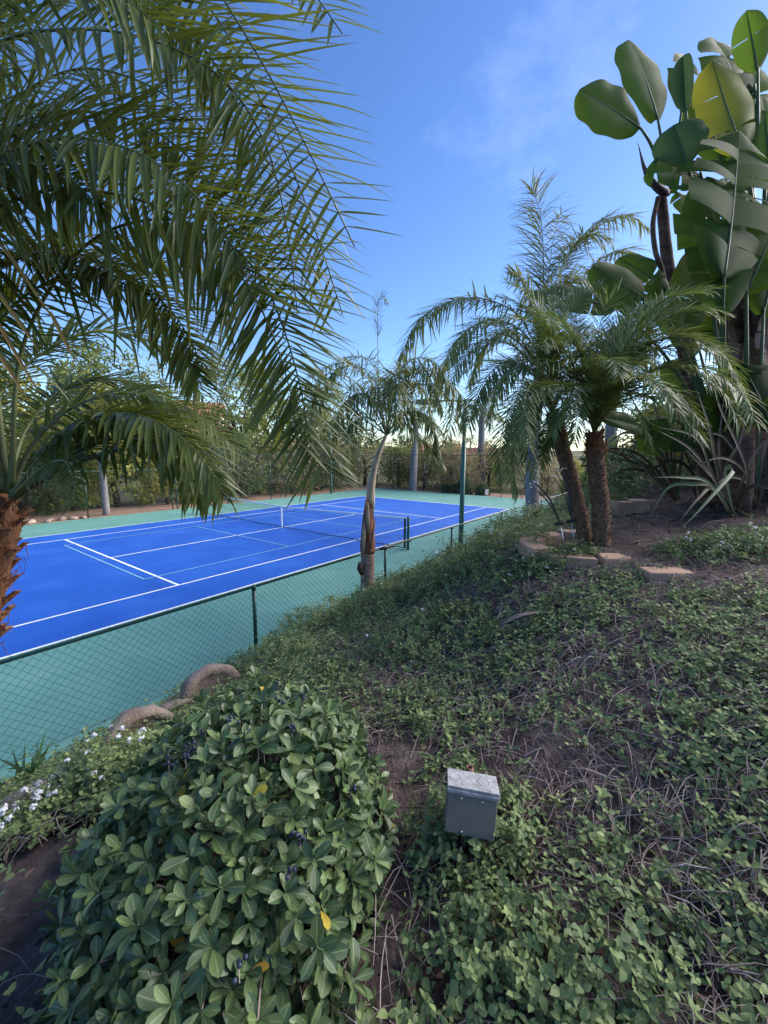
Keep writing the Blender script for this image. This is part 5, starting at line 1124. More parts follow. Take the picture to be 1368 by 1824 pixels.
# taller lantana mounds along the crest and by the planter
def mound(cx, cy, rx, ry, h, n, sc, label, flowers=0, fl_r=.012, thing=True, mat='cover'):
    h *= 1.45; n = int(n*1.25)
    z0 = H(cx, cy); root = empty('lantana_bush', (cx, cy, z0), label, 'bush', 'flowering lantana bushes on the bank')
    a = RNG.uniform(0, 6.28, n); rr_ = np.sqrt(RNG.random(n)); x = rr_*np.cos(a)*rx; y = rr_*np.sin(a)*ry; zz = h*np.sqrt(np.clip(1-rr_**2, 0, 1))*RNG.uniform(.35, 1.05, n)+hgt(cx+x, cy+y)-z0
    k = RNG.integers(0, len(SPR), n); parts = []
    for q in range(len(SPR)):
        m_ = np.where(k == q)[0]
        if not len(m_): continue
        nn = len(m_); up = unit(np.stack([x[m_]/rx*.8, y[m_]/ry*.8, np.full(nn, .8)], 1)+RNG.normal(0, .3, (nn, 3))); aa = RNG.uniform(0, 6.28, nn)
        xd = np.stack([np.cos(aa), np.sin(aa), 0*aa], 1); xx = unit(xd-up*(xd*up).sum(1, keepdims=True)); yy = np.cross(up, xx); s_ = (sc*RNG.uniform(.7, 1.2, nn))[:, None]
        fm = np.stack([xx*s_, yy*s_, up*s_, np.stack([x[m_], y[m_], zz[m_]], 1)], -1); V, F, t, s = SPR[q][:4]
        bV, bF, bt, bs = bake((V, F, s), fm, np.zeros(nn)); bt = (np.repeat(RNG.normal(.55, .16, nn), len(V))+np.tile((t-.5)*.4, nn)).clip(0, .98); parts.append((bV, bF, bt, bs))
    V, F, t, s = join(parts); o = put('foliage', make_mesh('foliage', V, F, M[mat], True, t, s), root); o['kind'] = 'stuff'
    m = MB()
    for j in range(max(12, n//12)):
        i = RNG.integers(0, n); m.tube([(x[i]*.2, y[i]*.2, hgt(np.array([cx+x[i]*.2]), np.array([cy+y[i]*.2]))[0]-z0-.02), (x[i]*.7, y[i]*.7, zz[i]*.6), (x[i], y[i], zz[i])], [.006, .004, .002], 4, False, RNG.random())
    o = m.obj('stems', M['twig'], root); o['kind'] = 'stuff'
    if flowers:
        parts = []
        for j in range(flowers):
            i = RNG.integers(0, n); c = np.array([x[i]*1.03, y[i]*1.03, zz[i]+.085*sc]); nf = 9
            d = unit(RNG.normal(0, 1, (nf, 3))*np.array([1, 1, .6])+np.array([0, 0, .7])); pp = c+d*fl_r; b_ = bake(flat(1, lambda s: 1.0, 0), frames(pp, unit(np.cross(d, RNG.normal(0, 1, (nf, 3)))), d, fl_r*.9, fl_r*.9, fl_r)); parts.append(b_)
        V, F, t, s = join(parts); o = put('flowers', make_mesh('flowers', V, F, M['petal'], True, t, s), root); o['kind'] = 'stuff'
    return root
def mnd(px, py, t, rx, ry, h, n, sc, label, fl, **k):
    p = PG(px, py); return mound(p[0], p[1], rx, ry, h, n, sc, label, fl, **k)
mnd(200, 1390, 2.95, .34, .26, .14, 300, .95, 'white flowered lantana bush spilling over the edging at left', 34)
mnd(35, 1480, 2.1, .2, .18, .07, 90, .85, 'small white flowered clump at the left edge above bare soil', 40, fl_r=.011)
mnd(490, 1185, 5.0, .45, .4, .20, 200, 1.1, 'lantana bush at the crest of the bank above the arched stones', 5)
mnd(560, 1120, 5.6, .7, .6, .25, 300, 1.2, 'lantana bush on the bank near the low fence post', 6)
mnd(690, 1075, 6.2, .7, .6, .25, 320, 1.25, 'lantana bush at the foot of the slender palm', 10)
mnd(800, 1030, 6.2, .7, .6, .30, 320, 1.25, 'lantana bush in front of the light pole base', 14)
mnd(880, 1000, 5.4, .6, .5, .22, 280, 1.1, 'lantana bush left of the block ring with many white flowers', 18)
mnd(985, 1012, 3.75, .42, .16, .10, 230, .9, 'low sprigs growing against the front of the block ring', 6)
mnd(900, 950, 8.2, .7, .8, .25, 260, 1.5, 'lantana bush behind the block ring along the fence', 16)
mnd(1120, 880, 8.0, .9, .8, .45, 420, 1.5, 'bright green lantana bush behind the tan edging blocks', 14)
mnd(1260, 990, 3.3, .40, .25, .11, 170, .9, 'low sprigs with white flowers beside the lone block', 9)
mnd(1350, 985, 3.2, .35, .25, .11, 150, .9, 'sprigs at the right edge below the bare dirt', 4)
mnd(750, 1150, 3.9, .55, .45, .16, 220, 1.0, 'lantana mound in the middle of the bank above the metal box', 3)
mnd(845, 1500, 1.62, .24, .16, .10, 150, .95, 'leafy sprigs growing round the metal box', 0)
mnd(1000, 1700, 1.25, .35, .22, .09, 120, 1.0, 'dense leafy lantana in the lower right foreground', 0)
mnd(860, 1720, 1.25, .22, .2, .08, 70, 1.0, 'leafy lantana at the bottom beside the bare strip', 0)
# dry twigs woven through the cover
def twigs(n, x0, x1, y0, y1, ln, r, dens_f, name, label):
    x, y = ground_pts(n, x0, x1, y0, y1, dens_f); n = len(x); a = RNG.uniform(0, 6.28, n); l = ln*RNG.uniform(.4, 1.4, n)
    K = 5; pts = []
    bow = RNG.normal(0, .25, n); hh = RNG.uniform(.0, .05, n); lift = RNG.uniform(-.01, .05, n)
    for i in range(K):
        s = i/(K-1)-.5; px_ = x+l*(s*np.cos(a)-bow*(s*s)*np.sin(a)); py_ = y+l*(s*np.sin(a)+bow*(s*s)*np.cos(a)); pz = hgt(px_, py_)+.008+hh*(1-4*s*s)+lift*(s+.5)+RNG.normal(0, .003, n)
        pts.append(np.stack([px_, py_, pz], 1))
    pts = np.stack(pts, 1); T = unit(np.gradient(pts, axis=1)); N1 = unit(np.cross(T, np.array([0, 0, 1.]))); N2 = np.cross(N1, T); R_ = (r*RNG.uniform(.5, 1.6, n))[:, None, None]
    V = np.stack([pts+R_*(math.cos(q)*N1+math.sin(q)*N2) for q in (0, 2.09, 4.19)], 2).reshape(-1, 3)
    f = np.array([(i*3+j, i*3+(j+1) % 3, (i+1)*3+(j+1) % 3, (i+1)*3+j) for i in range(K-1) for j in range(3)])
    F = (f[None]+(np.arange(n)*K*3)[:, None, None]).reshape(-1, 4)
    o = put(name, make_mesh(name, V, F, M['twig'], False, np.repeat(RNG.random(n), K*3))); return tag(o, label, 'twigs', None, 'stuff')
def tdens(x, y):
    d = np.full(x.shape, .75)
    d = np.where(inside(x, y, BARE[1]), .03, d); d = np.where(inside(x, y, BARE[0]), .22, d); d = np.where(inside(x, y, BARE[2]), .06, d)
    return np.where((x-pcx)**2+(y-pcy)**2 < .6**2, .05, d)
twigs(24000, -2.4, 2.8, .5, 4.2, .18, .0016, tdens, 'dry_twigs', 'tangle of dry grey brown twigs under the ground cover')
twigs(9000, -1.5, 4.5, 3.6, 8.0, .22, .002, tdens, 'dry_twigs', 'dry twigs among the ground cover farther up the bank')
twigs(260, -1.0, 2.4, .7, 3.2, .38, .0020, tdens, 'dry_stalks', 'long pale dry stalks lying across the ground cover')
# fallen dry leaves
x, y = ground_pts(1500, -2.6, 4.2, .5, 6.5, lambda x, y: np.full(x.shape, .5)); n = len(x); a = RNG.uniform(0, 6.28, n)
fm = frames(np.stack([x, y, hgt(x, y)+.02], 1), np.stack([np.cos(a), np.sin(a), RNG.normal(0, .2, n)], 1), np.tile([0, 0, 1.], (n, 1))+RNG.normal(0, .4, (n, 3)), RNG.uniform(.02, .055, n), RNG.uniform(.01, .03, n), .05)
V, F, t, s = bake(LT_cover[1], fm); o = put('leaf_litter', make_mesh('leaf_litter', V, F, M['dryleaf'], True, t, s)); tag(o, 'scattered dry brown fallen leaves on the soil and twigs', 'leaf litter', None, 'stuff')
# soil crumbs
x, y = ground_pts(9000, -2.6, 4.6, .5, 7.0, lambda x, y: np.where(inside(x, y, BARE[0])|inside(x, y, BARE[1])|inside(x, y, BARE[2]), 1., .05)); n = len(x)
ic = np.array([(1,0,0),(-1,0,0),(0,1,0),(0,-1,0),(0,0,1),(0,0,-1)], float); icf = np.array([(0,2,4),(2,1,4),(1,3,4),(3,0,4),(2,0,5),(1,2,5),(3,1,5),(0,3,5)])
sz2 = .004+.015*RNG.random(n)**4; fm = frames(np.stack([x, y, hgt(x, y)+(vnoise(x, y, 2.2, 1)-.5)*.10+(vnoise(x, y, 6.5, 2)-.5)*.045+(vnoise(x, y, 17, 3)-.5)*.02], 1), RNG.normal(0, 1, (n, 3)), RNG.normal(0, 1, (n, 3)), sz2, sz2*.8, sz2*.6)
V, F, t, s = bake((ic, icf, np.zeros(6)), fm); o = put('soil_crumbs', make_mesh('soil_crumbs', V, F, M['soil'], False, t, s)); tag(o, 'small clods and pebbles on the bare soil', 'soil', None, 'stuff')

# single pieces of debris one can pick out
def dry_piece(name, ctrl, w, label, cat, mat='drywood', thick=.006):
    cv = spline([P(*q) for q in ctrl], 14); c = cv.mean(0); s = np.linspace(0, 1, 14)
    T = unit(np.gradient(cv, axis=0)); sd = unit(np.cross(T, [0, .3, 1])); nn = np.cross(sd, T); wd = w*np.sin(np.pi*(s*.86+.08))**.7
    V, F = [], []
    for i in range(14):
        for (a_, b_) in ((-.5, .35), (0, -.1), (.5, .35), (.45, .1), (0, -.4), (-.45, .1)): V.append(cv[i]-c+sd[i]*wd[i]*a_+nn[i]*(b_*wd[i]*.5+(thick if 0 else 0)))
    for i in range(13):
        for j in range(6): F.append((i*6+j, i*6+(j+1) % 6, (i+1)*6+(j+1) % 6, (i+1)*6+j))
    F += [(5, 4, 3, 2, 1, 0), tuple(78+j for j in range(6))]
    o = put(name, make_mesh(name, np.array(V), F, M[mat], True), None, c); return tag(o, label, cat)
dry_piece('dry_leaf_sheath', [(893,1112,2.92),(925,1098,2.95),(955,1092,3.0),(976,1092,3.02)], .075, 'grey curled dry leaf sheath lying on the mid bank', 'dry leaf')
dry_piece('dry_leaf_sheath', [(886,1104,2.98),(891,1090,2.98),(893,1074,3.0)], .03, 'small upright dry sliver beside the grey curled sheath', 'dry leaf')
dry_piece('dry_leaf_sheath', [(1085,1106,2.75),(1115,1103,2.76),(1142,1110,2.74)], .07, 'brownish dry leaf sheath half buried right of the grey one', 'dry leaf')
dry_piece('dry_leaf_sheath', [(1190,1575,1.32),(1205,1620,1.27),(1222,1650,1.24),(1235,1685,1.21)], .05, 'purplish dry pointed leaf lying in the lower right', 'dry leaf')
def rod(name, ctrl, r, label, cat, mat='drywood'):
    cv = spline([P(*q) for q in ctrl], 12); c = cv.mean(0); V, F = tube(cv-c, np.linspace(r, r*.8, 12), 8); o = put(name, make_mesh(name, V, F, M[mat], True), None, c); return tag(o, label, cat)
rod('dry_stick', [(1222,1530,1.42),(1262,1598,1.33),(1310,1680,1.24),(1375,1765,1.15)], .0075, 'long pale grey stick slanting across the lower right corner', 'stick')
rod('dry_stalk', [(1106,1518,1.42),(1150,1545,1.38),(1195,1573,1.34),(1252,1598,1.31)], .0022, 'thin straw coloured stalk crossing above the long grey stick', 'stalk', 'twig')
rod('dry_stalk', [(930,1478,1.60),(928,1540,1.52),(920,1600,1.45),(914,1640,1.40)], .0022, 'thin straw coloured stalk hanging below right of the metal box', 'stalk', 'twig')
rod('dry_stalk', [(975,1260,2.1),(962,1285,2.05),(965,1310,2.0),(972,1335,1.97)], .0025, 'pale curved stalk looping in the twiggy patch', 'stalk', 'twig')
rod('cut_pipe', [(1130,1566,1.40),(1142,1576,1.39),(1156,1588,1.38)], .014, 'short grey pipe stub lying under the leaves at lower right', 'pipe', 'sign')
rod('drip_line', [(655,1500,1.62),(700,1496,1.65),(745,1490,1.68),(800,1482,1.70)], .0016, 'thin pale wire crossing the bare soil to the metal box', 'wire', 'twig')

# ================================================================== METAL BOX ON POST
bxp = P(838, 1432, 1.48)
box_ = empty('metal_light_box', (bxp[0], bxp[1], H(bxp[0], bxp[1])), 'small grey metal box on a short post in the ground cover', 'electrical box', None, rad(-9))
hz = bxp[2]-H(bxp[0], bxp[1])
TB = Matrix.Translation((0, 0, hz)) @ Matrix.Scale(.93, 4) @ Matrix.Rotation(rad(4), 4, 'Y') @ Matrix.Rotation(rad(-10), 4, 'X')
m = MB(); m.box(-.094, .094, -.045, .055, -.092, .075, M=TB); m.obj('housing', M['boxpaint'], box_, bevel=.003)
m = MB(); m.box(-.098, .098, -.052, .062, .0765, .0885, M=TB); m.box(-.098, .098, -.055, -.0465, .062, .076, M=TB); m.obj('lid', M['galv'], box_, bevel=.002)
m = MB(); m.box(-.091, .091, -.0485, -.0455, -.089, .0595, M=TB); m.obj('front_plate', M['boxpaint'], box_, bevel=.001)
for sx, sz3 in ((-.042, .046), (.036, .046), (-.03, -.078)):
    m = MB(); p = TB @ Vector((sx, -.0487, sz3)); q = TB @ Vector((sx, -.0535, sz3)); m.tube([p, q], .0055, 8); m.obj('screw', M['steel'], box_, True)
m = MB(); p = TB @ Vector((-.005, .080, .085)); 
nn_ = 14; V, F = [], []
for r_, zz in ((.0135, -.10), (.0135, .012), (.0105, .012), (.0105, -.03)): V += [(p[0]+r_*math.cos(k*6.2832/nn_), p[1]+r_*math.sin(k*6.2832/nn_), p[2]+zz) for k in range(nn_)]
F = [(j*nn_+i, j*nn_+(i+1) % nn_, (j+1)*nn_+(i+1) % nn_, (j+1)*nn_+i) for j in range(3) for i in range(nn_)]
m.add(V, F); m.obj('conduit', M['rust'], box_, True)
for kx in (-.065, .045):      # knock-out rings on the lid
    V, F = [], []
    for r_, zz in ((.026, .0885), (.024, .0902), (.021, .0902), (.019, .0885)): V += [tuple(TB @ Vector((kx+r_*math.cos(k*.3927), .004+r_*math.sin(k*.3927), zz))) for k in range(16)]
    F = [(j*16+i, j*16+(i+1) % 16, (j+1)*16+(i+1) % 16, (j+1)*16+i) for j in range(3) for i in range(16)]
    m = MB(); m.add(V, F); m.obj('knockout', M['galv'], box_, True)
m = MB(); m.tube([(0.005, .03, -.1), (.004, .03, hz*.5), (0, .03, hz-.085)], .013, 10); m.obj('post', M['black'], box_, True)
m = MB(); m.tube(spline([(-.03, -.01, hz-.09), (-.035, -.02, hz-.15), (-.02, -.03, hz-.24), (.03, -.02, .0)], 10), .006, 6); m.obj('cable', M['black'], box_, True)

# ================================================================== IRIS-LIKE LEAVES bottom left
b = PG(60, 1405)
ir = empty('iris_plant', b, 'grassy clump of upright blade leaves by the fence at lower left', 'plant')
for k, (ex, ey, et) in enumerate([(20,1330,3.1),(45,1320,3.1),(82,1300,3.1),(95,1315,3.0),(60,1345,2.9),(10,1370,2.9),(35,1360,2.8),(-15,1390,2.8),(70,1310,3.2),(25,1400,2.6),(-5,1350,3.0),(88,1330,2.9),(50,1385,2.7)]):
    e = P(ex, ey, et)-b; st = np.array([RNG.uniform(-.12, .08), RNG.uniform(-.08, .08), 0]); cv = spline([st, st*.6+e*.45+np.array([0, 0, .05]), e], 10)
    T = unit(np.gradient(cv, axis=0)); sd = unit(np.cross(T, [.3, -1, .2])); s = np.linspace(0, 1, 10); wd = .014*(1-s**2.2)+.001
    V = np.stack([cv-sd*wd[:, None], cv+sd*wd[:, None]], 1).reshape(-1, 3); F = np.array([(2*i, 2*i+2, 2*i+3, 2*i+1) for i in range(9)])
    put('blade', make_mesh('blade', V, F, M['iris'], True, np.full(20, RNG.random()), np.repeat(s, 2)), ir)

# ================================================================== BACKGROUND TREES, HEDGES, HOUSES
def leaf_cloud(r, clumps, per, cs, size, mat, name='crown', squash=1.0, shape=None):
    C = np.array(clumps); n = len(C)*per; base = np.repeat(C[:, :3], per, 0); rad_ = np.repeat(C[:, 3], per)[:, None]
    d = unit(r.normal(0, 1, (n, 3)))*np.cbrt(r.random((n, 1)))**.7; p = base+d*rad_*np.array([1, 1, squash])
    xd = unit(d+r.normal(0, .9, (n, 3))+np.array([0, 0, -.25])); up = unit(r.normal(0, 1, (n, 3))+np.array([0, 0, .6])); l = size*1.1*r.uniform(.6, 1.4, n)
    fm = frames(p, xd, up, l, l*.45, l); ct = np.repeat(r.random(len(C)), per)*.6+.4*r.random(n)
    return bake(flat(1, lambda s: 1-.5*s, 0), fm, ct)
def tree_meshes(seed, h, w, nclump, per, size, mat, trunk_r, low=.15, limbs=5, trunkmat='bark'):
    r = np.random.default_rng(seed); cl = []; tm = MB(); tops = []
    m0 = spline([(0, 0, -.1), (r.normal(0, .1)*h*.2, r.normal(0, .1)*h*.2, h*.3), (r.normal(0, .1)*h*.3, r.normal(0, .1)*h*.3, h*.62)], 10); tm.tube(m0, np.linspace(trunk_r, trunk_r*.5, 10), 8)
    for k in range(limbs):
        a = k*2.399+r.normal(0, .3); s = m0[r.integers(3, 9)]; e = np.array([math.cos(a)*w*r.uniform(.45, .8), math.sin(a)*w*r.uniform(.45, .8), h*r.uniform(max(.35, low+.1), .9)])
        tm.tube(spline([s, (s+e)/2+np.array([0, 0, -.05*h])+r.normal(0, .05*h, 3), e], 9), np.linspace(trunk_r*.55, trunk_r*.12, 9), 6); tops.append(e)
    for k in range(nclump):
        a = r.uniform(0, 6.28); zf = r.uniform(low, 1); rw = w*math.sqrt(max(.05, 1-((zf-.45)/.62)**2))*r.uniform(.35, 1); cl.append((rw*math.cos(a), rw*math.sin(a), h*zf, w*r.uniform(.16, .34)))
    V, F, t, s = leaf_cloud(r, cl, per, 0, size, mat)
    return make_mesh('crown', V, F, M[mat], False, t, s), tm.mesh('trunk', M[trunkmat], True)
TK = {'olive': tree_meshes(1, 4.0, 2.1, 46, 62, .16, 'tree_olive', .16, .04), 'tan': tree_meshes(2, 3.6, 1.9, 44, 62, .15, 'tree_tan', .12, .03, 6),
      'green': tree_meshes(3, 5.0, 2.3, 50, 62, .18, 'tree_green', .18, .05), 'lime': tree_meshes(4, 4.2, 2.0, 46, 62, .17, 'tree_lime', .14, .03),
      'dark': tree_meshes(5, 4.6, 2.0, 48, 62, .17, 'tree_dark', .16, .04), 'tall': tree_meshes(6, 10.5, 3.0, 60, 80, .24, 'tree_green', .26, .22, 9),
      'bush': tree_meshes(7, 1.3, .9, 26, 90, .10, 'tree_green', .05, .02, 4), 'feather': tree_meshes(8, 4.6, 2.6, 56, 70, .15, 'tree_olive', .22, .12, 8)}
ADJ = {'olive': 'grey olive feathery tree', 'tan': 'dry tan feathery shrub', 'green': 'mid green leafy tree', 'lime': 'yellow green leafy tree', 'dark': 'dark green dense tree', 'tall': 'tall open tree', 'bush': 'small green garden bush', 'feather': 'wide olive tree with dark crooked limbs'}
def tree(kind, u, v, sc, where, rz=None, z=-.06):
    p = W(u, v); zz = z if z is not None else H(p[0], p[1])-.05
    root = empty('tree' if kind != 'bush' else 'bush', (p[0], p[1], zz), ADJ[kind]+' '+where, 'tree' if kind != 'bush' else 'bush', 'trees and bushes around the court', random.uniform(0, 6.28) if rz is None else rz)
    root.scale = (sc*random.uniform(.92, 1.1), sc*random.uniform(.92, 1.1), sc)
    c, t = TK[kind]; put('trunk', t, root); put('crown', c, root); return root
rowF = [('green',21,8.6,.9),('olive',20.6,5.6,1.0),('feather',22,7.4,1.0),('tan',21.3,3.2,1.0),('olive',20.4,1.4,.9),('olive',23,4.2,1.12),('lime',22.4,-.8,.8),('olive',24.5,1.0,1.05),('olive',25,-3.5,.95),('green',27,-1.5,.85),('lime',29,-5,.8),('tan',26.5,6.0,1.2),('olive',29,3,1.25),('dark',24,10.5,1.1),('tan',23,-4.5,.75),('lime',24.5,-6.3,.62)]
for i, (k, u, v, s) in enumerate(rowF):
    s *= [.86, .95, .80, .92][i % 4]
    tree(k, u, v, s, ['at the far corner behind the fence', 'behind the far fence left of the grey palm', 'with limb showing beside the slender palm', 'right of the grey palm trunk behind the far fence', 'above the clipped hedge behind the far fence', 'in the second row behind the grey palm', 'right of the light pole behind the fence', 'in the second row above the round hedge', 'behind the right hand grey palm', 'beyond the red roofed house front', 'lit at the edge of the bright sky', 'in the back row left of the tile roof', 'in the back row under the distant palms', 'filling the far left corner behind both fences', 'low beside the far fence end', 'low and bright behind the fence end'][i])
rowL = [('olive',15.5,11.6,1.1),('dark',12.8,12,1.0),('olive',10.2,11.4,1.0),('green',8,12.6,.95),('dark',5.6,11.6,.95),('olive',3.2,12.6,1.0),('lime',.8,11.8,.95),('green',-1.5,12.8,1.0),('lime',-3.6,13,1.0),('green',-5.8,13.2,1.0),('lime',-8,13.4,1.05),('lime',-10.5,14,1.1),('dark',-4.8,12.2,.5),('tall',9.5,17.5,1.0),('tall',14,19,1.05),('tall',-1.4,17.5,.8),('tall',-8,19,1.15),('lime',-5,18,1.7),('lime',-9.5,17,1.9),('green',18,14.5,1.45),('tall',19,17,.95),('green',5.5,20,.75),('olive',20.5,12.5,1.25)]
for i, (k, u, v, s) in enumerate(rowL):
    tree(k, u, v, s, ['behind the side fence nearest the far corner', 'behind the side fence beside the far light pole', 'behind the side fence left of the far light pole', 'behind the side fence under the tall tree', 'dark behind the far net post', 'behind the side fence past the net', 'behind the side fence where the dirt strip begins', 'behind the pale dirt strip by the fence', 'behind the pale palm trunk on the left', 'left of the pale palm trunk', 'seen through the near palm base', 'at the left edge behind the near palm', 'low and dark inside the left fence wire', 'with gaps of sky beside the hillside house', 'right of the hillside house rising over the side fence', 'left of the hillside house, behind near fronds', 'far left behind the arching fronds', 'sunlit crown behind the lower left fronds', 'sunlit crown at the left margin behind fronds', 'mid height behind the slender palm', 'rising behind the slender palm crown', 'below the hillside house', 'behind the far corner post'][i])
# hillside planting on the right, beyond the planter (they also shade the bank)
rowR = [('green',3.0,-13.6,.45),('dark',6,-13.2,.5),('green',9.5,-12.6,.55),('lime',13,-11.2,.5),('green',15.5,-12.8,.75),('dark',19,-11.5,.42),('green',4.5,-16,.7),('dark',9,-16.5,.8),('green',13,-16.5,.9),('dark',17.5,-16,1.0),('green',23,-13,.42),('olive',27,-10.5,.42),('green',22,-18,.42),('dark',29,-15,.42),('bush',7.8,-10.4,1.0),('bush',11.6,-9.9,1.0),('bush',20.5,-6.8,1.0),('bush',22,-7.6,1.0)]
for i, (k, u, v, s) in enumerate(rowR):
    tree(k, u, v, s, ['behind the planter palms on the slope', 'under the paddle leaves on the slope', 'between the palm trunks on the slope', 'catching light beyond the planter', 'farther along the slope', 'near the end of the slope', 'high on the slope behind the paddle leaves', 'high on the slope, second from the paddle leaves', 'high on the slope past the palms', 'near the top of the slope', 'beyond the fence corner on the slope', 'past the right end of the far fence', 'highest on the slope', 'at the far end of the slope', 'on the bank beyond the block ring', 'on the bank near the fence end', 'on the far side of the fence corner', 'beyond the fence corner'][i], z=None if v < -8.6 else -.06)
for i, (px, py, t, k, sc2) in enumerate([(1170, 862, 8.2, 'dark', .33), (1235, 858, 7.4, 'green', .36), (1305, 852, 6.6, 'dark', .36), (1385, 846, 6.0, 'green', .40), (1130, 868, 9.5, 'green', .34), (1440, 840, 5.0, 'dark', .38)]):
    p = PG(px, py) if i < 0 else P(px, py, t); u_, v_ = UV(p[0], p[1])
    tree(k, u_, v_, sc2, ['shrub low behind the brownish flax', 'filling behind the paddle leaf stems', 'dark between the paddle plant trunks', 'beside the right hand paddle trunks', 'farther behind the tan edging blocks', 'past the right edge of the paddle plants'][i], z=None)
# hibiscus with pink flowers behind the right trunk
p = P(1092, 858, 8.6); hb = empty('hibiscus_bush', (p[0], p[1], H(p[0], p[1])), 'dark leafy hibiscus bush with pink flowers behind the palm trunk', 'bush')
c, t = TK['bush']; o = put('trunk', t, hb); o = put('crown', make_mesh('crown', *(lambda q: (q[0], q[1]))(leaf_cloud(np.random.default_rng(5), [(math.cos(k)*.35, math.sin(k)*.35, .25+.1*(k % 5), .28) for k in range(14)], 90, 0, .09, 'tree_dark')), M['tree_dark'], False), hb)
for (px, py) in ((1096, 830), (1089, 836)):
    c = P(px, py, 8.1)-p; c[2] = (P(px, py, 8.1)[2]-H(p[0], p[1])); a = np.arange(5)*1.2566; d = np.stack([np.cos(a), np.full(5, -.35), np.sin(a)], 1)
    V, F, t, s = bake(LT_cover[0], frames(np.tile(c, (5, 1)), d, np.tile([0, -1., .2], (5, 1)), .09, .085, .09)); put('flower', make_mesh('flower', V, F, M['pinkpetal'], True, t, s), hb)
p = W(-3.11, 9.9); tr_ = empty('tree', (p[0], p[1], -.06), 'pale smooth trunked tree at the edge of the dirt strip', 'tree')
m = MB(); m.tube(spline([(0, 0, -.1), (-.04, .05, 1.2), (-.1, .1, 2.6), (-.3, .2, 4.2)], 12), np.linspace(.17, .11, 12), 10); m.tube(spline([(-.1, .1, 2.5), (.5, .4, 3.6), (1.1, .5, 4.8)], 8), np.linspace(.13, .05, 8), 7); m.obj('trunk', M['greybark'], tr_, True)
put('crown', TK['lime'][0], tr_, (0, .3, 2.2)); put('crown', TK['green'][0], tr_, (.6, .8, 3.4))
# clipped hedges beyond the far fence
def hedge(u, v, w, d_, h, dome, label):
    r = np.random.default_rng(int(abs(v)*10)+1); pts = []; nrm = []
    n = 2600
    if dome:
        q = unit(r.normal(0, 1, (n, 3))); q[:, 2] = abs(q[:, 2]); pts = q*np.array([w/2, d_/2, h])*r.uniform(.9, 1.02, (n, 1)); nrm = q
    else:
        f = r.integers(0, 5, n); a, b_ = r.uniform(-1, 1, n), r.uniform(-1, 1, n); pts = np.zeros((n, 3)); nrm = np.zeros((n, 3))
        for k, (i, sg) in enumerate(((0, 1), (0, -1), (1, 1), (1, -1), (2, 1))):
            m_ = f == k; jj = [j for j in range(3) if j != i]; pts[m_, i] = sg*r.uniform(.93, 1.02, m_.sum()); pts[m_, jj[0]] = a[m_]; pts[m_, jj[1]] = b_[m_]; nrm[m_, i] = sg
        pts = pts*np.array([w/2, d_/2, h/2])+np.array([0, 0, h/2])
    p = W(u, v); root = empty('clipped_hedge', (p[0], p[1], -.05), label, 'hedge', 'clipped hedges behind the far fence', COURT_ROT)
    fm = frames(pts, r.normal(0, 1, (n, 3)), nrm+r.normal(0, .4, (n, 3)), .09, .06, .09); V, F, t, s = bake(flat(1, lambda s: 1., 0), fm); put('foliage', make_mesh('foliage', V, F, M['tree_dark'], False, t, s), root)['kind'] = 'stuff'
    m = MB(); k = .86
    if dome: V, F = sphere(1, nu=14, nv=10); m.add(V*np.array([w/2*k, d_/2*k, h*k]), F)
    else: m.box(-w/2*k, w/2*k, -d_/2*k, d_/2*k, 0, h*k)
    m.obj('core', M['tree_dark'], root)
hedge(18.9, 2.0, 1.3, .95, .72, False, 'low square clipped hedge left of the round one')
hedge(18.9, .75, 1.3, 1.35, 1.32, True, 'tall round clipped hedge just left of the light pole')
hedge(19.0, -.75, 1.2, 1.1, .85, True, 'low round hedge just right of the light pole')
m = MB(); m.box(-.14, .14, -.012, .012, .06, .48); m.box(-.012, .012, -.014, .016, -.05, .06)
o = m.obj('yard_sign', M['sign'], None, loc=W(18.6, -1.25, -.05), rot=(0, 0, rad(10)), bevel=.004); tag(o, 'small white yard sign at the foot of the right grey palm', 'sign')
# rocks along the dirt strip
for k in range(9):
    V, F = sphere(1, nu=9, nv=6); r = np.random.default_rng(k); V = V*(1+r.normal(0, .13, (len(V), 1)))*np.array([.22, .16, .11])*r.uniform(.6, 1.3)
    p = W(-7.5+k*.42+r.normal(0, .1), 9.35+r.uniform(0, .5)); o = put('rock', make_mesh('rock', V, F, M['rock'], True), None, (p[0], p[1], .0), (0, 0, r.uniform(0, 6)))
    tag(o, 'pale rough rock in the row along the pale dirt strip', 'rock', 'rocks edging the dirt strip')

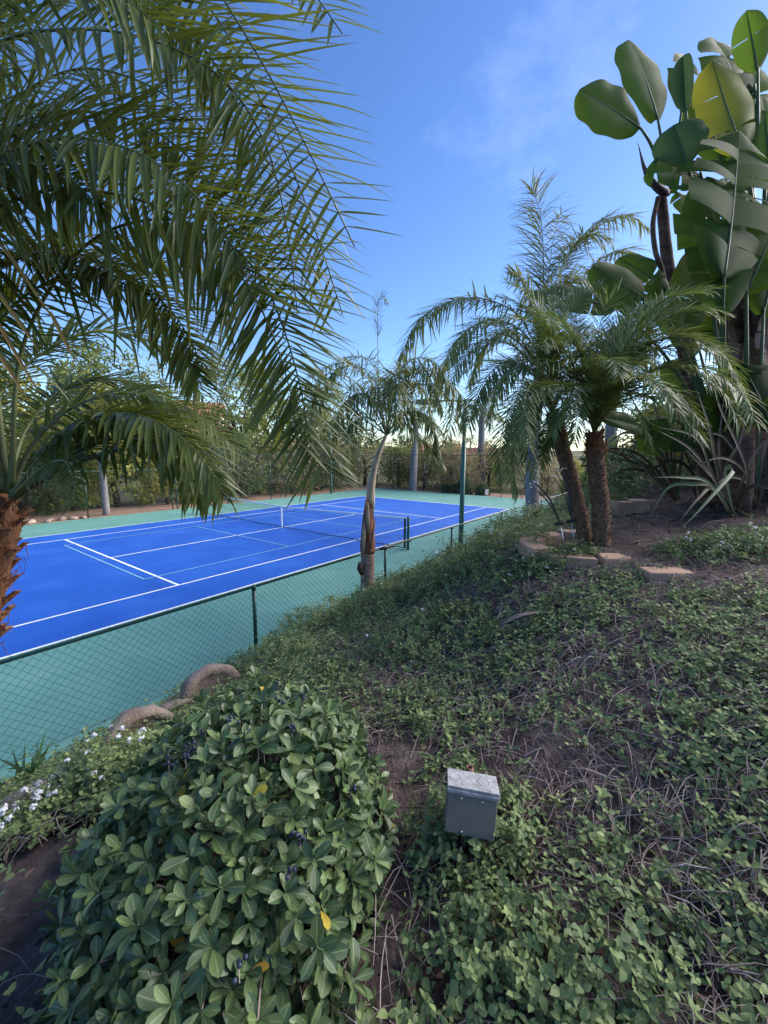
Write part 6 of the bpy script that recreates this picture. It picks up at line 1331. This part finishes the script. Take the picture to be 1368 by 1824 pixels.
def gable(m, x0, x1, y0, y1, z0, zr, ov=.4, th=.18):
    """gable roof slab pair with ridge along x"""
    ym = (y0+y1)/2
    for sg, ye in ((-1, y0-ov), (1, y1+ov)):
        sl = (zr-z0)/abs(ym-(y0 if sg < 0 else y1)); ze = z0-ov*sl
        V = [(x0-ov, ye, ze), (x1+ov, ye, ze), (x1+ov, ym, zr), (x0-ov, ym, zr)]; V += [(a, b_, c+th) for a, b_, c in V]
        m.add(V, [(3, 2, 1, 0), (4, 5, 6, 7), (0, 1, 5, 4), (1, 2, 6, 5), (2, 3, 7, 6), (3, 0, 4, 7)], random.random())
def house(p, rz, label, name, L_, D_, hw, hr, wallmat, roofmat, wins, z, tiles=True, name2='house'):
    root = empty(name2, (p[0], p[1], z), label, 'house', None, rz)
    m = MB(); m.box(-L_/2, L_/2, -D_/2, D_/2, -4, hw)
    m.add([(-L_/2, -D_/2, hw), (-L_/2, D_/2, hw), (-L_/2, 0, hr)], [(0, 2, 1)]); m.add([(L_/2, -D_/2, hw), (L_/2, D_/2, hw), (L_/2, 0, hr)], [(0, 1, 2)])
    m.obj('wall', M[wallmat], root)
    m = MB(); gable(m, -L_/2, L_/2, -D_/2, D_/2, hw+.01, hr); ro = m.obj('roof', M[roofmat], root)
    if tiles:                                                  # barrel tile courses
        tmb = MB(); nC = int(L_/.35)
        for sg in (-1, 1):
            for k in range(nC):
                xx = -L_/2+(k+.5)*L_/nC; a = (xx, 0, hr+.2); b_ = (xx, sg*(D_/2+.4), hw-.4*(hr-hw)/(D_/2)+.2); tmb.tube([a, b_], .11, 5, True, random.random())
        o = tmb.obj('roof_tiles', M[roofmat], ro); o['kind'] = 'stuff'
    for (x, zc, w, h) in wins:
        m = MB()
        for (xa, xb, za, zb) in ((x-w/2-.1, x-w/2, zc-h/2, zc+h/2), (x+w/2, x+w/2+.1, zc-h/2, zc+h/2), (x-w/2-.1, x+w/2+.1, zc+h/2, zc+h/2+.1), (x-w/2-.1, x+w/2+.1, zc-h/2-.1, zc-h/2)): m.box(xa, xb, -D_/2-.06, -D_/2+.02, za, zb)
        wo = m.obj('window', M['woodtrim'], root); m = MB(); m.box(x-w/2, x+w/2, -D_/2-.03, -D_/2-.003, zc-h/2, zc+h/2); m.obj('pane', M['glass'], wo)
    return root
ph = P(318, 790, 62); hz0 = 5.5
house(ph, rad(18), 'terracotta roofed house on the hill seen through the left palm fronds', 'house', 13, 7, 3.1, 5.0, 'stucco', 'rooftile', [(4.6, 1.9, 1.2, 1.5), (1.5, 1.9, 1.6, 1.2), (-2.5, 1.9, 1.4, 1.2)], hz0)
ph2 = P(345, 800, 54); house(ph2, rad(16), 'low brown tiled roof in front of the hillside house', 'house', 9, 6, 1.6, 2.9, 'stucco', 'rooftile', [(2, .7, 1.2, .9)], 3.6)
ph3 = PZ(506, 880, -.05); ph3 = W(9.3, 13.4); house(ph3, rad(25), 'small pink garden house with pale gable roof behind the side fence', 'house', 1.9, 1.7, 1.15, 1.85, 'brickpink', 'shingle', [(.3, .6, .4, .5)], -.05, tiles=False)
ph4 = P(868, 812, 66); house(ph4, rad(12), 'red tile roofed house beyond the right grey palm', 'house', 7.5, 6, 2.2, 3.9, 'stucco', 'rooftile', [(-1.5, 1.2, 1.2, 1.1), (1.2, 1.2, 1.2, 1.1)], -.06)
ph5 = P(752, 800, 88); house(ph5, rad(-8), 'distant reddish roof peeking over the trees left of the pole', 'house', 6, 6, 3.6, 5.0, 'stucco', 'rooftile', [(0, 2.0, 1.2, 1.1)], -.06)
